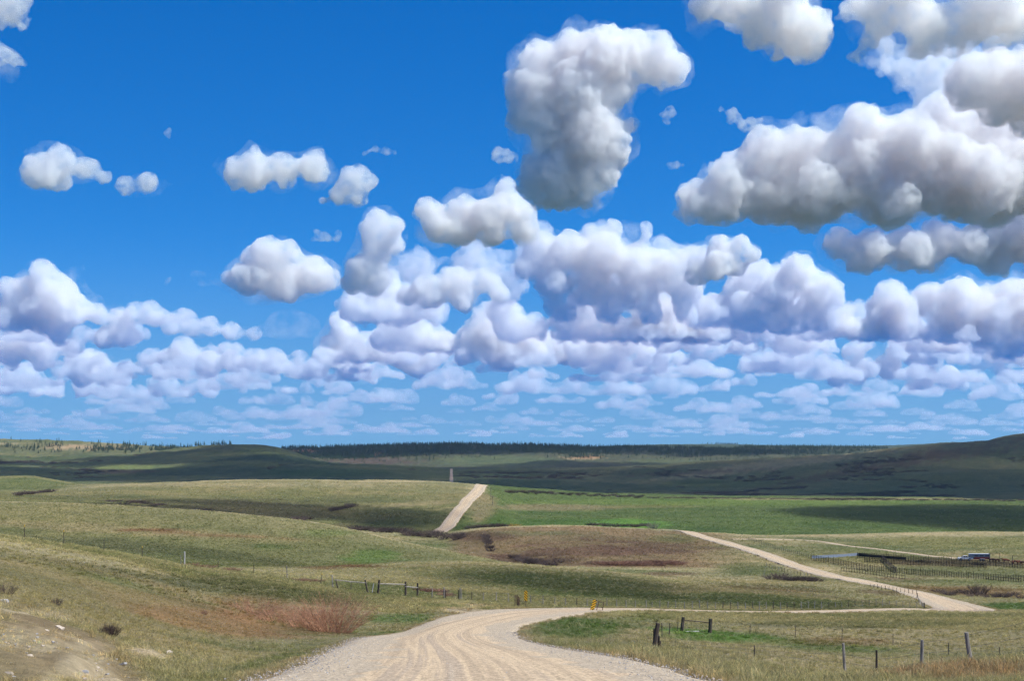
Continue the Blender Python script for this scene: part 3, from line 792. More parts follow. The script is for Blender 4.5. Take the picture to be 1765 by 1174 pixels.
cloud('long flat grey white cloud at the top right of the sky',
  C(1215,10,36, 1280,15,42, 1345,25,46, 1390,55,46, 1345,85,28, 1290,78,14, 1310,50,34, 1250,-20,40, 1350,-30,50), 110, 4, mfp=34, rough=1.3, vox=5)
cloud('ragged cloud in the top right corner, thin and broken below',
  C(1480,10,38, 1540,15,46, 1500,65,30, 1600,35,50, 1680,30,50, 1480,92,16, 1590,82,26, 1740,30,44, 1660,70,30, 1800,40,50, 1560,-30,50, 1700,-20,60), 110, 5, mfp=40, rough=1.5, vox=5)
cloud('small torn cloud cut by the top left corner', C(0,0,36, 25,15,30, -30,10,40, 40,-10,26), 45, 6, mfp=40, rough=1.6)
cloud('soft grey scrap of cloud low in the top left corner', C(0,95,26, 30,105,20, -30,100,34), 125, 7, mfp=40, rough=1.6)
cloud('lone rounded cloud at the left, trailing a tail to the right', C(65,290,36, 105,268,26, 95,300,32, 150,292,26, 180,302,16), 330, 8, mfp=30, rough=1.25)
cloud('low ragged strip of cloud right of the lone rounded cloud', C(215,320,20, 255,315,22, 300,325,15, 330,326,8), 345, 9, mfp=34, rough=1.5)
cloud('broad white cloud at the left centre with two knobs on top', C(405,295,28, 435,262,17, 445,295,33, 490,290,30, 540,288,30, 545,262,16, 435,318,16), 336, 10, mfp=28, rough=1.2)
cloud('white cloud tucked below the right end of the two-knobbed cloud', C(615,305,26, 640,312,18, 590,335,22, 555,345,12, 620,340,20), 362, 11, mfp=28, rough=1.3)
cloud('thin wisp drifting above the cloud left of the hook', wisp(575, 268, 705, 256, 8, 12, 22), 280, 12, mfp=44, rough=1.5, vox=1.9, veil=0)
cloud('faint wisp alone in the blue at the upper left', wisp(240, 234, 335, 229, 6, 13, 18), 244, 13, mfp=44, rough=1.5, vox=1.9, veil=0)
cloud('column of cloud with a dark foot left of the hook cloud', C(650,378,26, 680,388,22, 640,402,26, 680,420,22, 650,432,28, 622,468,32, 648,470,28, 606,488,22, 640,495,20), 515, 14, mfp=20)
cloud('bright heaped cloud below and left of the hook cloud', C(735,360,24, 760,385,36, 800,362,30, 830,375,36, 870,325,24, 875,350,32, 900,370,28, 850,398,32, 790,400,32, 905,395,28), 425, 15, mfp=20)
cloud('flat footed grey cloud with a bright dome, left of centre', C(430,440,20, 465,432,28, 500,432,23, 430,478,36, 480,480,42, 540,472,36, 570,482,22, 345,477,17, 395,482,18, 500,502,22, 330,477,12), 525, 16, mfp=20)
cloud('tiny dark scrap beside the flat footed grey cloud', wisp(276, 488, 300, 482, 5, 17, 8), 493, 17, mfp=44, rough=1.5, vox=1.9, veil=0)
cloud('small crumpled cloud between the domed cloud and the grey mass', C(700,510,22, 740,500,32, 790,492,36, 840,482,26, 860,502,22, 850,470,14, 770,472,18, 800,518,22), 540, 18, mfp=20, rough=1.2)
cloud('wide grey mass of cloud right under the hook cloud', C(1060,392,22, 1020,396,18, 1110,392,16, 930,422,32, 980,430,36, 1040,440,40, 1100,450,40, 1150,460,36, 1200,442,30, 1180,490,36, 1100,500,40, 1020,490,40, 950,480,36, 900,462,22, 960,530,26, 1050,532,30, 1120,538,26, 1180,542,24, 980,540,20), 562, 19, mfp=22, vox=4.2)
cloud('white knobbly cloud at the right end of the wide grey mass', C(1240,425,26, 1275,418,18, 1298,436,19, 1240,455,30, 1200,470,26, 1270,460,22), 500, 20, mfp=17)
cloud('grey cloud with a white belly right of centre', C(1375,462,32, 1330,500,36, 1282,520,26, 1410,500,36, 1438,512,22, 1300,548,30, 1350,550,32, 1390,545,30, 1420,548,26, 1265,555,16), 580, 21, mfp=20)
cloud('long white roll of cloud under the huge bank at the right', C(1440,422,32, 1500,430,40, 1560,425,40, 1620,412,40, 1680,420,40, 1740,405,54, 1720,450,30, 1600,448,30, 1480,454,26, 1820,410,60), 477, 22, mfp=20)
cloud('dark based cloud at the right edge halfway up the sky', C(1560,530,22, 1600,512,32, 1650,512,40, 1700,530,44, 1750,520,46, 1740,590,34, 1700,580,30, 1640,560,30, 1720,605,20, 1810,540,60), 628, 23, mfp=20)
cloud('towering cloud stack at the left edge of the picture', C(75,466,26, 50,490,26, 95,500,34, 20,505,30, 10,540,32, 70,540,36, 130,532,34, 140,465,14, 170,542,22, 100,568,30), 600, 24, mfp=20)
cloud('bright shoulder right of the towering left cloud stack', C(205,550,26, 215,578,25, 180,582,22, 235,582,16), 604, 25, mfp=18)
cloud('ragged cloud under the towering left stack', C(90,567,20, 60,590,32, 20,590,28, 80,618,24, 20,620,18, 120,600,20, -30,600,30), 645, 26, mfp=18, rough=1.2)
cloud('two lobed bright cloud above the left skyline', C(130,630,26, 160,622,26, 180,640,24, 212,650,22, 140,650,22, 225,632,14), 671, 27, mfp=18, rough=1.2)
cloud('low row of grey puffs left of centre', C(295,560,22, 330,566,20, 360,562,20, 400,570,20, 440,574,16, 490,562,26, 520,557,22, 540,570,18), 590, 28, mfp=24)
cloud('broad bright cloud low over the left hills', C(360,626,25, 400,622,22, 440,627,20, 480,627,22, 345,640,13, 500,637,13), 655, 29, mfp=18, rough=1.2)
cloud('white pillar cloud left of the twin heads', C(585,552,23, 600,572,22, 575,592,26, 610,602,26, 590,620,26, 638,645,20, 610,640,20), 668, 30, mfp=18)
cloud('left of the twin cauliflower heads in the middle of the sky', C(670,572,22, 710,562,23, 750,576,25, 700,600,36, 740,612,32, 770,602,18, 650,602,20, 720,630,26), 664, 31, mfp=17)
cloud('right of the twin cauliflower heads, with a small bright turret', C(865,552,16, 850,576,32, 900,576,32, 930,582,20, 820,592,30, 870,610,36, 920,606,26, 800,610,22), 641, 32, mfp=17)
cloud('grey bank joined right of the twin heads', C(990,592,25, 1030,587,26, 1080,582,26, 1110,602,24, 1050,612,26, 1000,616,22, 1100,620,17), 640, 33, mfp=20)
cloud('bright tumbled cloud low on the right with a dark notch', C(1475,602,22, 1500,592,16, 1550,597,22, 1580,607,15, 1480,640,26, 1530,632,26, 1590,650,26, 1640,650,24, 1440,650,22), 681, 34, mfp=18, rough=1.2)
cloud('bright cloud low at the right edge', C(1710,612,16, 1740,610,20, 1770,612,22, 1800,610,24), 633, 35, mfp=18)
cloud('thin grey scrap right of the hook cloud', wisp(1140, 200, 1166, 194, 9, 36, 9), 212, 36, mfp=44, rough=1.5, vox=1.9, veil=0)
cloud('lacy wisp between the hook cloud and the huge bank', wisp(1240, 190, 1325, 222, 13, 37, 18), 240, 37, mfp=44, rough=1.5, vox=1.9, veil=0)
cloud('small faint puff right of the stem of the hook cloud', wisp(1145, 284, 1180, 284, 8, 38, 10), 294, 38, mfp=44, rough=1.5, vox=1.9, veil=0)
cloud('ragged puff left of the stem of the hook cloud', wisp(850, 262, 890, 272, 15, 39, 10), 294, 39, mfp=44, rough=1.5, vox=1.9, veil=0)
cloud('grey puff left of the column with the dark foot', wisp(540, 405, 585, 403, 12, 40, 10), 417, 40, mfp=44, rough=1.5, vox=1.9, veil=0)
cloud('thin grey veil of cloud behind the clouds at the upper right', C(1520,95,46, 1590,110,58, 1670,120,66, 1750,150,76, 1700,220,76, 1790,260,86, 1620,190,56, 1840,180,90), 330, 41, mfp=75, vox=6.5, rough=1.6, dist=BASE * F / (HY - 330) * 1.5, veil=0)
cloud('pale grey veil of cloud stretched behind the middle of the sky', C(640,478,40, 720,462,46, 820,446,52, 930,430,54, 1040,434,56, 1150,446,54, 1260,468,50, 1360,480,48, 1450,500,46, 880,490,46, 1080,500,46, 1240,515,40), 560, 42, mfp=60, vox=5.5, rough=1.7, dist=BASE * F / (HY - 560) * 1.4, veil=0)
cloud('pale veil of cloud behind the right end of the lower sky', C(1480,540,40, 1560,560,46, 1650,575,50, 1740,560,56, 1830,580,60, 1600,610,36, 1700,620,36), 650, 43, mfp=55, vox=5.5, rough=1.7, dist=BASE * F / (HY - 650) * 1.3, veil=0)
cloud('large cumulus outside the picture at the right, beyond the huge bank', C(2000,330,70, 2080,290,80, 2170,310,80, 2250,340,60, 2120,240,60), 400, 44, mfp=26, vox=8, veil=0)
cloud('cumulus outside the picture at the left, beyond the towering stack', C(-160,540,50, -230,500,60, -300,540,56, -90,560,36), 610, 45, mfp=24, vox=6, veil=0)
# the crowd of small clouds stacked towards the skyline: ever flatter and hazier with range
rc = random.Random(99)
protos = []
for i in range(9):
    w = rc.uniform(34, 60); cs = []
    for j in range(rc.randint(5, 8)):
        x = rc.uniform(-w, w); rr_ = rc.uniform(9, 18) * (1 - .45 * abs(x) / w)
        cs.append((x, -rr_ * rc.uniform(.2, 1.2), rr_))
    m_, _c = cloud_mesh(cs, 0, 500 + i, 2.7, .9, 1.15, 2)
    protos.append(m_); N_CLOUD_FACES += len(m_.polygons)
    m_.materials.clear(); m_.materials.append(vapour(1.0 / 13))
mats_far = {}
def small_cloud(px, yb, sx, sz, mfp, label, group):
    D = BASE * F / (HY - yb); k = D / F
    o = bpy.data.objects.new('cloud', rc.choice(protos)); COL.objects.link(o)
    o.location = ((px - CX) * k, D * (1 + rc.uniform(-.02, .02)), BASE)
    o.scale = (k * sx * rc.choice((-1, 1)), k * sx * .9, k * sz)
    key = (round(yb / 12), mfp)
    if key not in mats_far: mats_far[key] = vapour(1.0 / (mfp * k))
    o.material_slots[0].link = 'OBJECT'; o.material_slots[0].material = mats_far[key]
    return tag(o, label, 'cloud', group)
for yb, n_, s0, s1, fl, mf in ((640, 13, 1.1, 2.2, .95, 20), (660, 16, 1.1, 2.2, .9, 23), (680, 19, 1.0, 2.1, .82, 26), (698, 23, .9, 2.0, .74, 30), (714, 28, .8, 1.8, .64, 34)):
    for i in range(int(n_ * 1.3)):
        px = -340 + (i + rc.uniform(.1, .9)) / int(n_ * 1.3) * 2445
        s_ = rc.uniform(s0, s1)
        small_cloud(px, yb + rc.uniform(-8, 8), s_, s_ * fl * rc.uniform(.7, 1.25), mf, 'small flat based cloud among many stacked low above the skyline', 'small clouds low above the skyline')
# broad pale banks of far cloud that close most of the gaps in the lower sky
rb = random.Random(5)
for i in range(84):
    yb = rb.choice((560, 590, 610, 630, 645, 655, 668, 680, 690)); px = -320 + (i * 17 % 84 + rb.uniform(.1, .9)) / 84 * 2405
    big = 1.0 if (px > 560 or yb > 600) else .55
    w_ = rb.uniform(60, 120) * big; h_ = rb.uniform(45, 85) * big * (1.2 if px > 600 else .9) * (700 - yb) / 70 * .6 + 14; cs = []
    for j in range(9):
        x = rb.uniform(-w_, w_); r_ = rb.uniform(.26, .46) * h_
        cs.append((px + x, yb - rb.uniform(.1, .9) * h_ * (1 - .6 * abs(x) / w_), r_))
    cloud('broad pale bank of far cloud in the lower sky', cs, yb, 900 + i, mfp=26, vox=3.8, rough=1.3, group='pale banks of far cloud', dist=BASE * F / (HY - yb) * 1.25, veil=0)
for i in range(9):
    yb = rb.choice((640, 655, 670, 686)); px = 30 + 68 * i + rb.uniform(-20, 20); w_ = rb.uniform(55, 90); h_ = rb.uniform(42, 66)
    cs = [(px + x, yb - rb.uniform(.1, .9) * h_ * (1 - .6 * abs(x) / w_), rb.uniform(.26, .44) * h_) for x in (rb.uniform(-w_, w_) for j in range(9))]
    cloud('broad pale bank of far cloud in the lower sky', cs, yb, 1000 + i, mfp=24, vox=3.4, rough=1.3, group='pale banks of far cloud', dist=BASE * F / (HY - yb) * 1.1, veil=0)
# fair-weather cumulus overhead; their shadows lie across the valley and the far country
def overhead(label, gx, gy, w, d, seed, alt=None):
    """a cloud whose shadow falls on the ground around (gx, gy)"""
    alt = max(1800.0, .40 * gy) if alt is None else alt
    g = Vector((gx, gy, -60)); p = g + SUN_DIR * ((alt + 60) / SUN_DIR.z)
    rnd = random.Random(seed); cs = []
    nn = 16
    for i in range(nn):
        a = rnd.uniform(0, 6.28); q_ = math.sqrt(rnd.uniform(0, 1))
        cs.append((math.cos(a) * q_ * 60, -rnd.uniform(4, 14), rnd.uniform(16, 26), math.sin(a) * q_ * 60))
    bm = bmesh.new()
    for x, y, r_, z in cs: bmesh.ops.create_icosphere(bm, subdivisions=2, radius=r_, matrix=Matrix.Translation((x, z, -y)))
    for v in bm.verts:
        if v.co.z < 0: v.co.z *= .15
    me = bpy.data.meshes.new('puffs'); bm.to_mesh(me); bm.free()
    ob = bpy.data.objects.new('puffs', me); COL.objects.link(ob)
    for kind, a in (('R', 4.5), ('D', 0), ('R', 4.0)):
        if kind == 'R': m = ob.modifiers.new('r', 'REMESH'); m.mode = 'VOXEL'; m.voxel_size = a
        else: m = ob.modifiers.new('d', 'DISPLACE'); m.texture = ptex('CLOUDS', 22, 4); m.strength = 26; m.texture_coords = 'LOCAL'
    m2 = bpy.data.meshes.new_from_object(ob.evaluated_get(bpy.context.evaluated_depsgraph_get()))
    bpy.data.objects.remove(ob); bpy.data.meshes.remove(me)
    o = link('cloud', m2, vapour(1.0 / max(42, .075 * max(w, d)), even=True), None, p)
    o.scale = (w / 150, d / 150, max(w, d) / 260)
    return tag(o, label, 'cloud')
for a_ in (('overhead cloud shading the left of the valley', -950, 2650, 2000, 1700, 201), ('overhead cloud shading the dark hills on the left', -560, 3600, 1300, 900, 202),
           ('overhead cloud shading the foot of the left mesa', -1600, 3350, 1300, 1100, 209), ('overhead cloud shading the middle of the valley', 60, 2750, 2000, 1900, 203), ('overhead cloud shading the big hill on the right', 1100, 2700, 1900, 1600, 204),
           ('overhead cloud shading the crest of the right hill', 1450, 3500, 1500, 1300, 208), ('overhead cloud shading the near end of the valley', 500, 2250, 2000, 800, 210),
           ('overhead cloud shading the right half of the green field', 720, 985, 950, 1150, 205), ('overhead cloud shading the slope under the forest', 300, 4250, 1900, 520, 211),
           ('overhead cloud shading the forested ridge', -100, 5000, 2700, 850, 206), ('small overhead cloud shading the brown hill', -150, 840, 240, 190, 212), ('small overhead cloud shading the knoll beside the far road', -66, 850, 110, 150, 213),
           ('small overhead cloud shading the second crest', 22, 262, 120, 100, 214)):
    overhead(*a_)
# ------------------------------------------------------------------ the air itself
def haze():
    mb = MB(); mb.box((0, 7300, 60), (30000, 15800, 500))
    m, n, o = mat_new('air')
    v = N(n, 'ShaderNodeVolumePrincipled', Density=0.000024, Anisotropy=0.2)
    v.inputs['Color'].default_value = (0.50, 0.78, 1, 1)
    n.links.new(v.outputs[0], o.inputs['Volume'])
    return tag(mb.build('haze', m), 'pale blue air over the country', 'haze', kind='stuff')
haze()
# ------------------------------------------------------------------ grass: tufts of real blades wherever the eye can tell them
def instance_tree():
    g = bpy.data.node_groups.new('scatter', 'GeometryNodeTree')
    g.interface.new_socket('Geometry', in_out='INPUT', socket_type='NodeSocketGeometry')
    g.interface.new_socket('Source', in_out='INPUT', socket_type='NodeSocketCollection')
    g.interface.new_socket('Geometry', in_out='OUTPUT', socket_type='NodeSocketGeometry')
    gi = g.nodes.new('NodeGroupInput'); go = g.nodes.new('NodeGroupOutput')
    ci = g.nodes.new('GeometryNodeCollectionInfo'); ci.inputs['Separate Children'].default_value = True; ci.inputs['Reset Children'].default_value = True
    ip = g.nodes.new('GeometryNodeInstanceOnPoints'); ip.inputs['Pick Instance'].default_value = True
    def na(nm, t):
        x = g.nodes.new('GeometryNodeInputNamedAttribute'); x.data_type = t; x.inputs['Name'].default_value = nm; return x.outputs[0]
    L = g.links.new
    L(gi.outputs[0], ip.inputs['Points']); L(gi.outputs[1], ci.inputs['Collection']); L(ci.outputs[0], ip.inputs['Instance'])
    L(na('pick', 'INT'), ip.inputs['Instance Index']); L(na('turn', 'FLOAT_VECTOR'), ip.inputs['Rotation']); L(na('size', 'FLOAT_VECTOR'), ip.inputs['Scale'])
    L(ip.outputs[0], go.inputs[0])
    return g
G_SCATTER = instance_tree()
def scatter(name, pts, pick, turn, size, tint, source, label, cat):
    me = bpy.data.meshes.new(name); n = len(pts)
    me.vertices.add(n); me.vertices.foreach_set('co', np.asarray(pts, np.float32).ravel())
    a = me.attributes.new('pick', 'INT', 'POINT'); a.data.foreach_set('value', np.asarray(pick, np.int32))
    for nm, v in (('turn', turn), ('size', size)):
        a = me.attributes.new(nm, 'FLOAT_VECTOR', 'POINT'); a.data.foreach_set('vector', np.asarray(v, np.float32).ravel())
    color_attr(me, tint)
    o = link(name, me)
    m = o.modifiers.new('scatter', 'NODES'); m.node_group = G_SCATTER
    sid = [i.identifier for i in G_SCATTER.interface.items_tree if i.name == 'Source'][0]
    m[sid] = source
    return tag(o, label, cat, kind='stuff')
def grass_material():
    m, n, o = mat_new('grass_blade')
    a = N(n, 'ShaderNodeAttribute', attribute_name='tint', attribute_type='INSTANCER')
    t = N(n, 'ShaderNodeTexCoord'); sp = N(n, 'ShaderNodeSeparateXYZ'); n.links.new(t.outputs['Object'], sp.inputs[0])
    oi = N(n, 'ShaderNodeObjectInfo')
    bl = N(n, 'ShaderNodeAttribute', attribute_name='blade')
    c = mixc(n, 1.0, a.outputs['Color'], ramp(n, bl.outputs['Fac'], [(0.0, (0.62, 0.7, 0.6)), (0.5, (1.0, 1.0, 1.0)), (1.0, (1.5, 1.36, 1.25))]), 'MULTIPLY')
    d = N(n, 'ShaderNodeBsdfDiffuse'); tr = N(n, 'ShaderNodeBsdfTranslucent')
    n.links.new(c, d.inputs[0]); n.links.new(c, tr.inputs[0])
    mx_ = N(n, 'ShaderNodeMixShader'); mx_.inputs[0].default_value = 0.35
    n.links.new(d.outputs[0], mx_.inputs[1]); n.links.new(tr.outputs[0], mx_.inputs[2]); n.links.new(mx_.outputs[0], o.inputs[0])
    return m
M_GRASS = grass_material()
def tuft(name, seed, nb_, spread, h0, h1, lean, wd, segs=3):
    rnd = random.Random(seed); v = []; f = []; val = []
    for i in range(nb_):
        a = rnd.uniform(0, 6.28); q_ = math.sqrt(rnd.random()) * spread
        bx, by = q_ * math.cos(a), q_ * math.sin(a); h = rnd.uniform(h0, h1); la = rnd.uniform(0, 6.28); l = rnd.uniform(.1, 1) * lean * h
        w_ = rnd.uniform(.6, 1.2) * wd; wa = rnd.uniform(0, 6.28); wx, wy = math.cos(wa) * w_, math.sin(wa) * w_
        c_ = rnd.random(); b = len(v)
        for s in range(segs + 1):
            t = s / segs; ox = bx + math.cos(la) * l * t * t + .12 * h * t; oy = by + math.sin(la) * l * t * t; z = h * (t - .18 * t * t * lean) - .03
            k = (1 - t) ** .6
            if s < segs: v += [(ox - wx*k, oy - wy*k, z), (ox + wx*k, oy + wy*k, z)]; val += [c_, c_]
            else: v.append((ox, oy, z)); val.append(c_)
        for s in range(segs - 1): f.append((b+2*s, b+2*s+1, b+2*s+3, b+2*s+2))
        f.append((b+2*segs-2, b+2*segs-1, b+2*segs))
    me = bpy.data.meshes.new(name); me.from_pydata(v, [], f)
    at_ = me.attributes.new('blade', 'FLOAT', 'POINT'); at_.data.foreach_set('value', np.array(val, np.float32))
    me.materials.append(M_GRASS); me.update()
    return bpy.data.objects.new(name, me)
GRASS_SRC = bpy.data.collections.new('grass_tufts')
for i in range(6): GRASS_SRC.objects.link(tuft(f'a_tuft{i}', 40 + i, 34, .42, .3, .9, .75, .017))
for i in range(3): GRASS_SRC.objects.link(tuft(f'b_clump{i}', 60 + i, 46, .62, .30, .85, .9, .055, 2))
for i in range(2): GRASS_SRC.objects.link(tuft(f'c_stalks{i}', 80 + i, 7, .30, .7, 1.5, .5, .012, 3))
rg_ = np.random.RandomState(11)
vis = VG[:NF]; runmin = np.minimum.accumulate(np.where(YC[:NF] > 6, vis, 5000), axis=1)
visible = np.zeros_like(vis, bool); visible[:, 1:] = vis[:, 1:] < runmin[:, :-1] + 0.0
dy = np.zeros_like(vis); dy[:, 1:] = np.clip(runmin[:, :-1] - runmin[:, 1:], 0, 12)
def scatter_points(n, y0, y1, hidden=0.04):
    wgt = (dy + hidden) * ((YC[:NF] > y0) & (YC[:NF] < y1)) * (SD_MAIN[:NF] > .90 + .16 * n2[:NF])
    wgt = wgt * np.where((UG[:NF] > -250) & (UG[:NF] < 2015), 1, .3) * np.where(VG[:NF] > 1300, 0.15, 1)
    p = wgt.ravel() / wgt.sum(); k = rg_.choice(p.size, n, p=p)
    i, j = k // NR, k % NR
    i = np.clip(i, 0, NF - 2); j = np.clip(j, 1, NR - 2)
    a, b = rg_.rand(n), rg_.rand(n) - .5
    j2 = np.where(b > 0, j + 1, j - 1); b = np.abs(b)
    def bl(A): return (A[i, j]*(1-a) + A[i+1, j]*a) * (1-b) + (A[i, j2]*(1-a) + A[i+1, j2]*a) * b
    X, Y = bl(XG), bl(YG)
    ok = bl(SD_MAIN) > .93 + .10 * rg_.rand(n)
    T = np.concatenate([TINT[i, j], BARE[i, j][:, None]], 1)
    return X[ok], Y[ok], height(X, Y)[ok], T[ok]
xs, ys, zs, ts = [], [], [], []
for n_, a_, b_ in ((50000, 8, 150), (70000, 120, 420), (110000, 400, 1800)):
    X_, Y_, Z_, T_ = scatter_points(n_, a_, b_); xs.append(X_); ys.append(Y_); zs.append(Z_); ts.append(T_)
X_, Y_, Z_, T_ = map(np.concatenate, (xs, ys, zs, ts))
ng = len(X_)
bare = np.clip(T_[:, 3] * 1.3, 0, 1); T_ = T_[:, :3]              # few tufts on bare rock and dirt
keep = rg_.rand(ng) > bare * .93
X_, Y_, Z_, T_ = X_[keep], Y_[keep], Z_[keep], T_[keep]; ng = len(X_)
hgt = np.clip(0.0019 * Y_, 0.2, 0.20 + 0.00030 * Y_) * np.exp(rg_.randn(ng) * .25)
near_ = Y_ < 70
hgt = np.where(near_, hgt * (0.75 + .7 * fbm(X_ / 3, Y_ / 3, 3, 91)), hgt)
hgt = np.where((Y_ < 90) & (X_ < 0), hgt * .62, hgt)
right_verge = (Y_ < 62) & (X_ > 3.8)
hgt = np.where(right_verge, hgt * 1.1, hgt); hgt = np.where(Y_ < 26, hgt * .6, hgt)
pick = rg_.randint(0, 9, ng); pick = np.where((Y_ < 130) & (rg_.rand(ng) < .06), rg_.randint(9, 11, ng), pick)
pick = np.where((Y_ < 90) & (pick >= 6) & (pick < 9), pick - 6, pick)
stalk = pick >= 9
size = np.stack([hgt * (1.1 + .5 * rg_.rand(ng)), hgt * (1.1 + .5 * rg_.rand(ng)), hgt], -1)
turn = np.stack([rg_.randn(ng) * .12, rg_.randn(ng) * .12, rg_.rand(ng) * 6.28], -1)
tt = T_ * np.exp(rg_.randn(ng, 1) * np.interp(Y_, [50, 400], [.16, .05])[:, None]) * np.array([1.66, 1.74, 1.5])
dryb = (rg_.rand(ng) < np.interp(Y_, [60, 300], [.28, .06]))[:, None]
tt = np.where(dryb, tt * .5 + STRAW * .78, tt); tt = np.where(stalk[:, None], STRAW * 1.5, tt)
scatter('grass', np.stack([X_, Y_, Z_], -1), pick, turn, size, np.clip(tt, 0, .9), GRASS_SRC, 'prairie grass in dry and green tufts over the slopes', 'grass')

# the farthest clouds, hundreds of them, merge into one hazy layer over the skyline
CLOUD_SRC = bpy.data.collections.new('far_clouds')
for i, m_ in enumerate(protos):
    m2 = m_.copy(); m2.materials.clear(); m2.materials.append(vapour(1.0 / (42 * 32))); CLOUD_SRC.objects.link(bpy.data.objects.new(f'far_cloud_{i}', m2))
fp, fs = [], []
for yb, n_, s0, s1, fl in ((729, 46, .65, 1.6, .56), (741, 56, .55, 1.5, .46), (751, 64, .5, 1.4, .38)):
    for i in range(n_):
        px = -340 + (i + rc.uniform(.1, .9)) / n_ * 2445; y_ = yb + rc.uniform(-7, 7); k = BASE / (HY - y_); s_ = rc.uniform(s0, s1)
        fp.append(((px - CX) * k, k * F, BASE)); fs.append((k * s_, k * s_ * .9, k * s_ * fl * rc.uniform(.7, 1.25)))
scatter('cloud_layer', fp, [rc.randrange(9) for _ in fp], np.zeros((len(fp), 3)), fs, np.full((len(fp), 3), 1.0), CLOUD_SRC, 'hazy layer of tiny far clouds just above the skyline', 'cloud layer')
# ------------------------------------------------------------------ fences, gates and markers
M_WOOD = plain('weathered_wood', (0.30, 0.27, 0.23), .9, .4, 9, stretch=(1, 1, .15))
M_DARKWOOD = plain('old_dark_wood', (0.085, 0.066, 0.052), .9, .45, 9, stretch=(1, 1, .15))
M_WHITEWOOD = plain('bleached_wood', (0.55, 0.52, 0.47), .9, .25, 9, stretch=(1, 1, .15))
M_STEEL = plain('rusty_steel', (0.075, 0.058, 0.048), .7, .4, 14, spec=.3)
M_RUSTPIPE = plain('rust_brown_pipe', (0.115, 0.062, 0.042), .7, .35, 10, spec=.3)
M_WIRE = plain('fence_wire', (0.12, 0.115, 0.11), .5, .2, 5, spec=.5)
M_YTIP = plain('yellow_paint', (0.55, 0.36, 0.04), .6, .2, 10)
rp = random.Random(3)
def post_mesh(h, r, lean, rnd, n=7, sink=.35):
    mb = MB(); mb.bar((0, 0, -sink), (lean[0], lean[1], h), r, r * .9, n, r * .10, rnd); return mb
def fence(name, label, posts, cat='fence', wires=(0.3, 0.6, 0.92), wire_r=.006, group=None):
    """posts: (px, Y, height, radius, lean_x, material[, tip colour]) -> an Empty with posts and wires; returns it"""
    pts = [at(p[0], p[1]) for p in posts]; o0 = pts[0]
    root = tag(empty(name, o0), label, cat, group)
    tops = []
    for p, g in zip(posts, pts):
        lean = (p[4], rp.uniform(-.03, .03) * p[2])
        po = post_mesh(p[2], p[3], lean, rp).build('post', p[5], root, g - o0)
        if len(p) > 6:
            mb = MB(); mb.bar((lean[0]*.86, lean[1]*.86, p[2]*.86), (lean[0]*1.005, lean[1]*1.005, p[2]*1.005), p[3]*1.25, n=7); mb.build('painted_tip', p[6], po)
        tops.append((g - o0, lean, p[2]))
    for q in wires:
        mb = MB()
        for (g, l, h), (g2, l2, h2) in zip(tops[:-1], tops[1:]):
            a = g + Vector((l[0]*q, l[1]*q - .05, h*q)); b = g2 + Vector((l2[0]*q, l2[1]*q - .05, h2*q)); m = (a + b) / 2 - Vector((0, 0, .03))
            mb.bar(a, m, wire_r, n=3); mb.bar(m, b, wire_r, n=3)
        mb.build('wire', M_WIRE, root)
    return root
T_ = .035
fence('wire_fence', 'wire fence along the crest of the grassy left hill, steel posts far apart',
      [(-60,134,1.35,T_,.02,M_STEEL,M_YTIP), (42,132,1.35,T_,0,M_STEEL,M_YTIP), (110,135,1.4,T_,0,M_STEEL,M_YTIP), (179,139,1.1,T_,.03,M_STEEL), (245,144,1.15,T_,0,M_STEEL,M_YTIP), (312,149,1.0,T_,-.03,M_WOOD),
       (318,150,1.45,.075,.02,M_WHITEWOOD), (376,151,.9,T_,0,M_STEEL), (437,151,1.0,T_,.04,M_STEEL), (495,152,1.45,.05,-.04,M_WOOD), (552,153,1.15,T_,.18,M_STEEL,M_YTIP)])
def hpx(n, Y): return n * Y / F
def bracing(name, label, posts, rails, cat, mat=M_WOOD):
    """heavy posts (px, Y, h, r, lean, material, name) joined by rails (i, j, height i, height j, radius, material)"""
    pts = [at(p[0], p[1]) for p in posts]; o0 = pts[0]
    root = tag(empty(name, o0), label, cat)
    for p, g in zip(posts, pts): post_mesh(p[2], p[3], (p[4], 0), rp).build(p[6] if len(p) > 6 else 'post', p[5], root, g - o0)
    for i, j, hi, hj, r, m in rails:
        a = pts[i] - o0 + Vector((posts[i][4]*hi/posts[i][2], -.02, hi)); b = pts[j] - o0 + Vector((posts[j][4]*hj/posts[j][2], -.02, hj))
        d = (b - a).normalized() * .12
        mb = MB(); mb.bar(a - d, b + d, r, r*.9, 6, r*.12, rp); mb.build('rail', m, root)
    return root
bracing('fence_brace', 'leaning fence brace with a thin rail, left of the white stake', [(574,149,1.35,.07,-.10,M_WOOD), (584,149,1.0,.06,-.32,M_DARKWOOD), (605,150,.95,.035,.02,M_STEEL), (635,151,1.42,.10,-.36,M_DARKWOOD)],
        [(1, 3, .92, 1.08, .05, M_WOOD)], 'fence')
post_root = bracing('fence_stake', 'white leaning stake between the two fence braces', [(640,152,1.05,.05,.25,M_WHITEWOOD,'stake')], [], 'stake')
bracing('fence_brace', 'three post wooden fence brace with two grey rails, right of the white stake', [(651,152,1.55,.13,.18,M_DARKWOOD), (699,156,1.6,.12,0,M_DARKWOOD), (719.5,158,1.55,.11,.03,M_DARKWOOD)],
        [(0, 1, 1.12, 1.28, .06, M_WOOD), (1, 2, 1.05, 1.02, .07, M_WOOD)], 'fence')
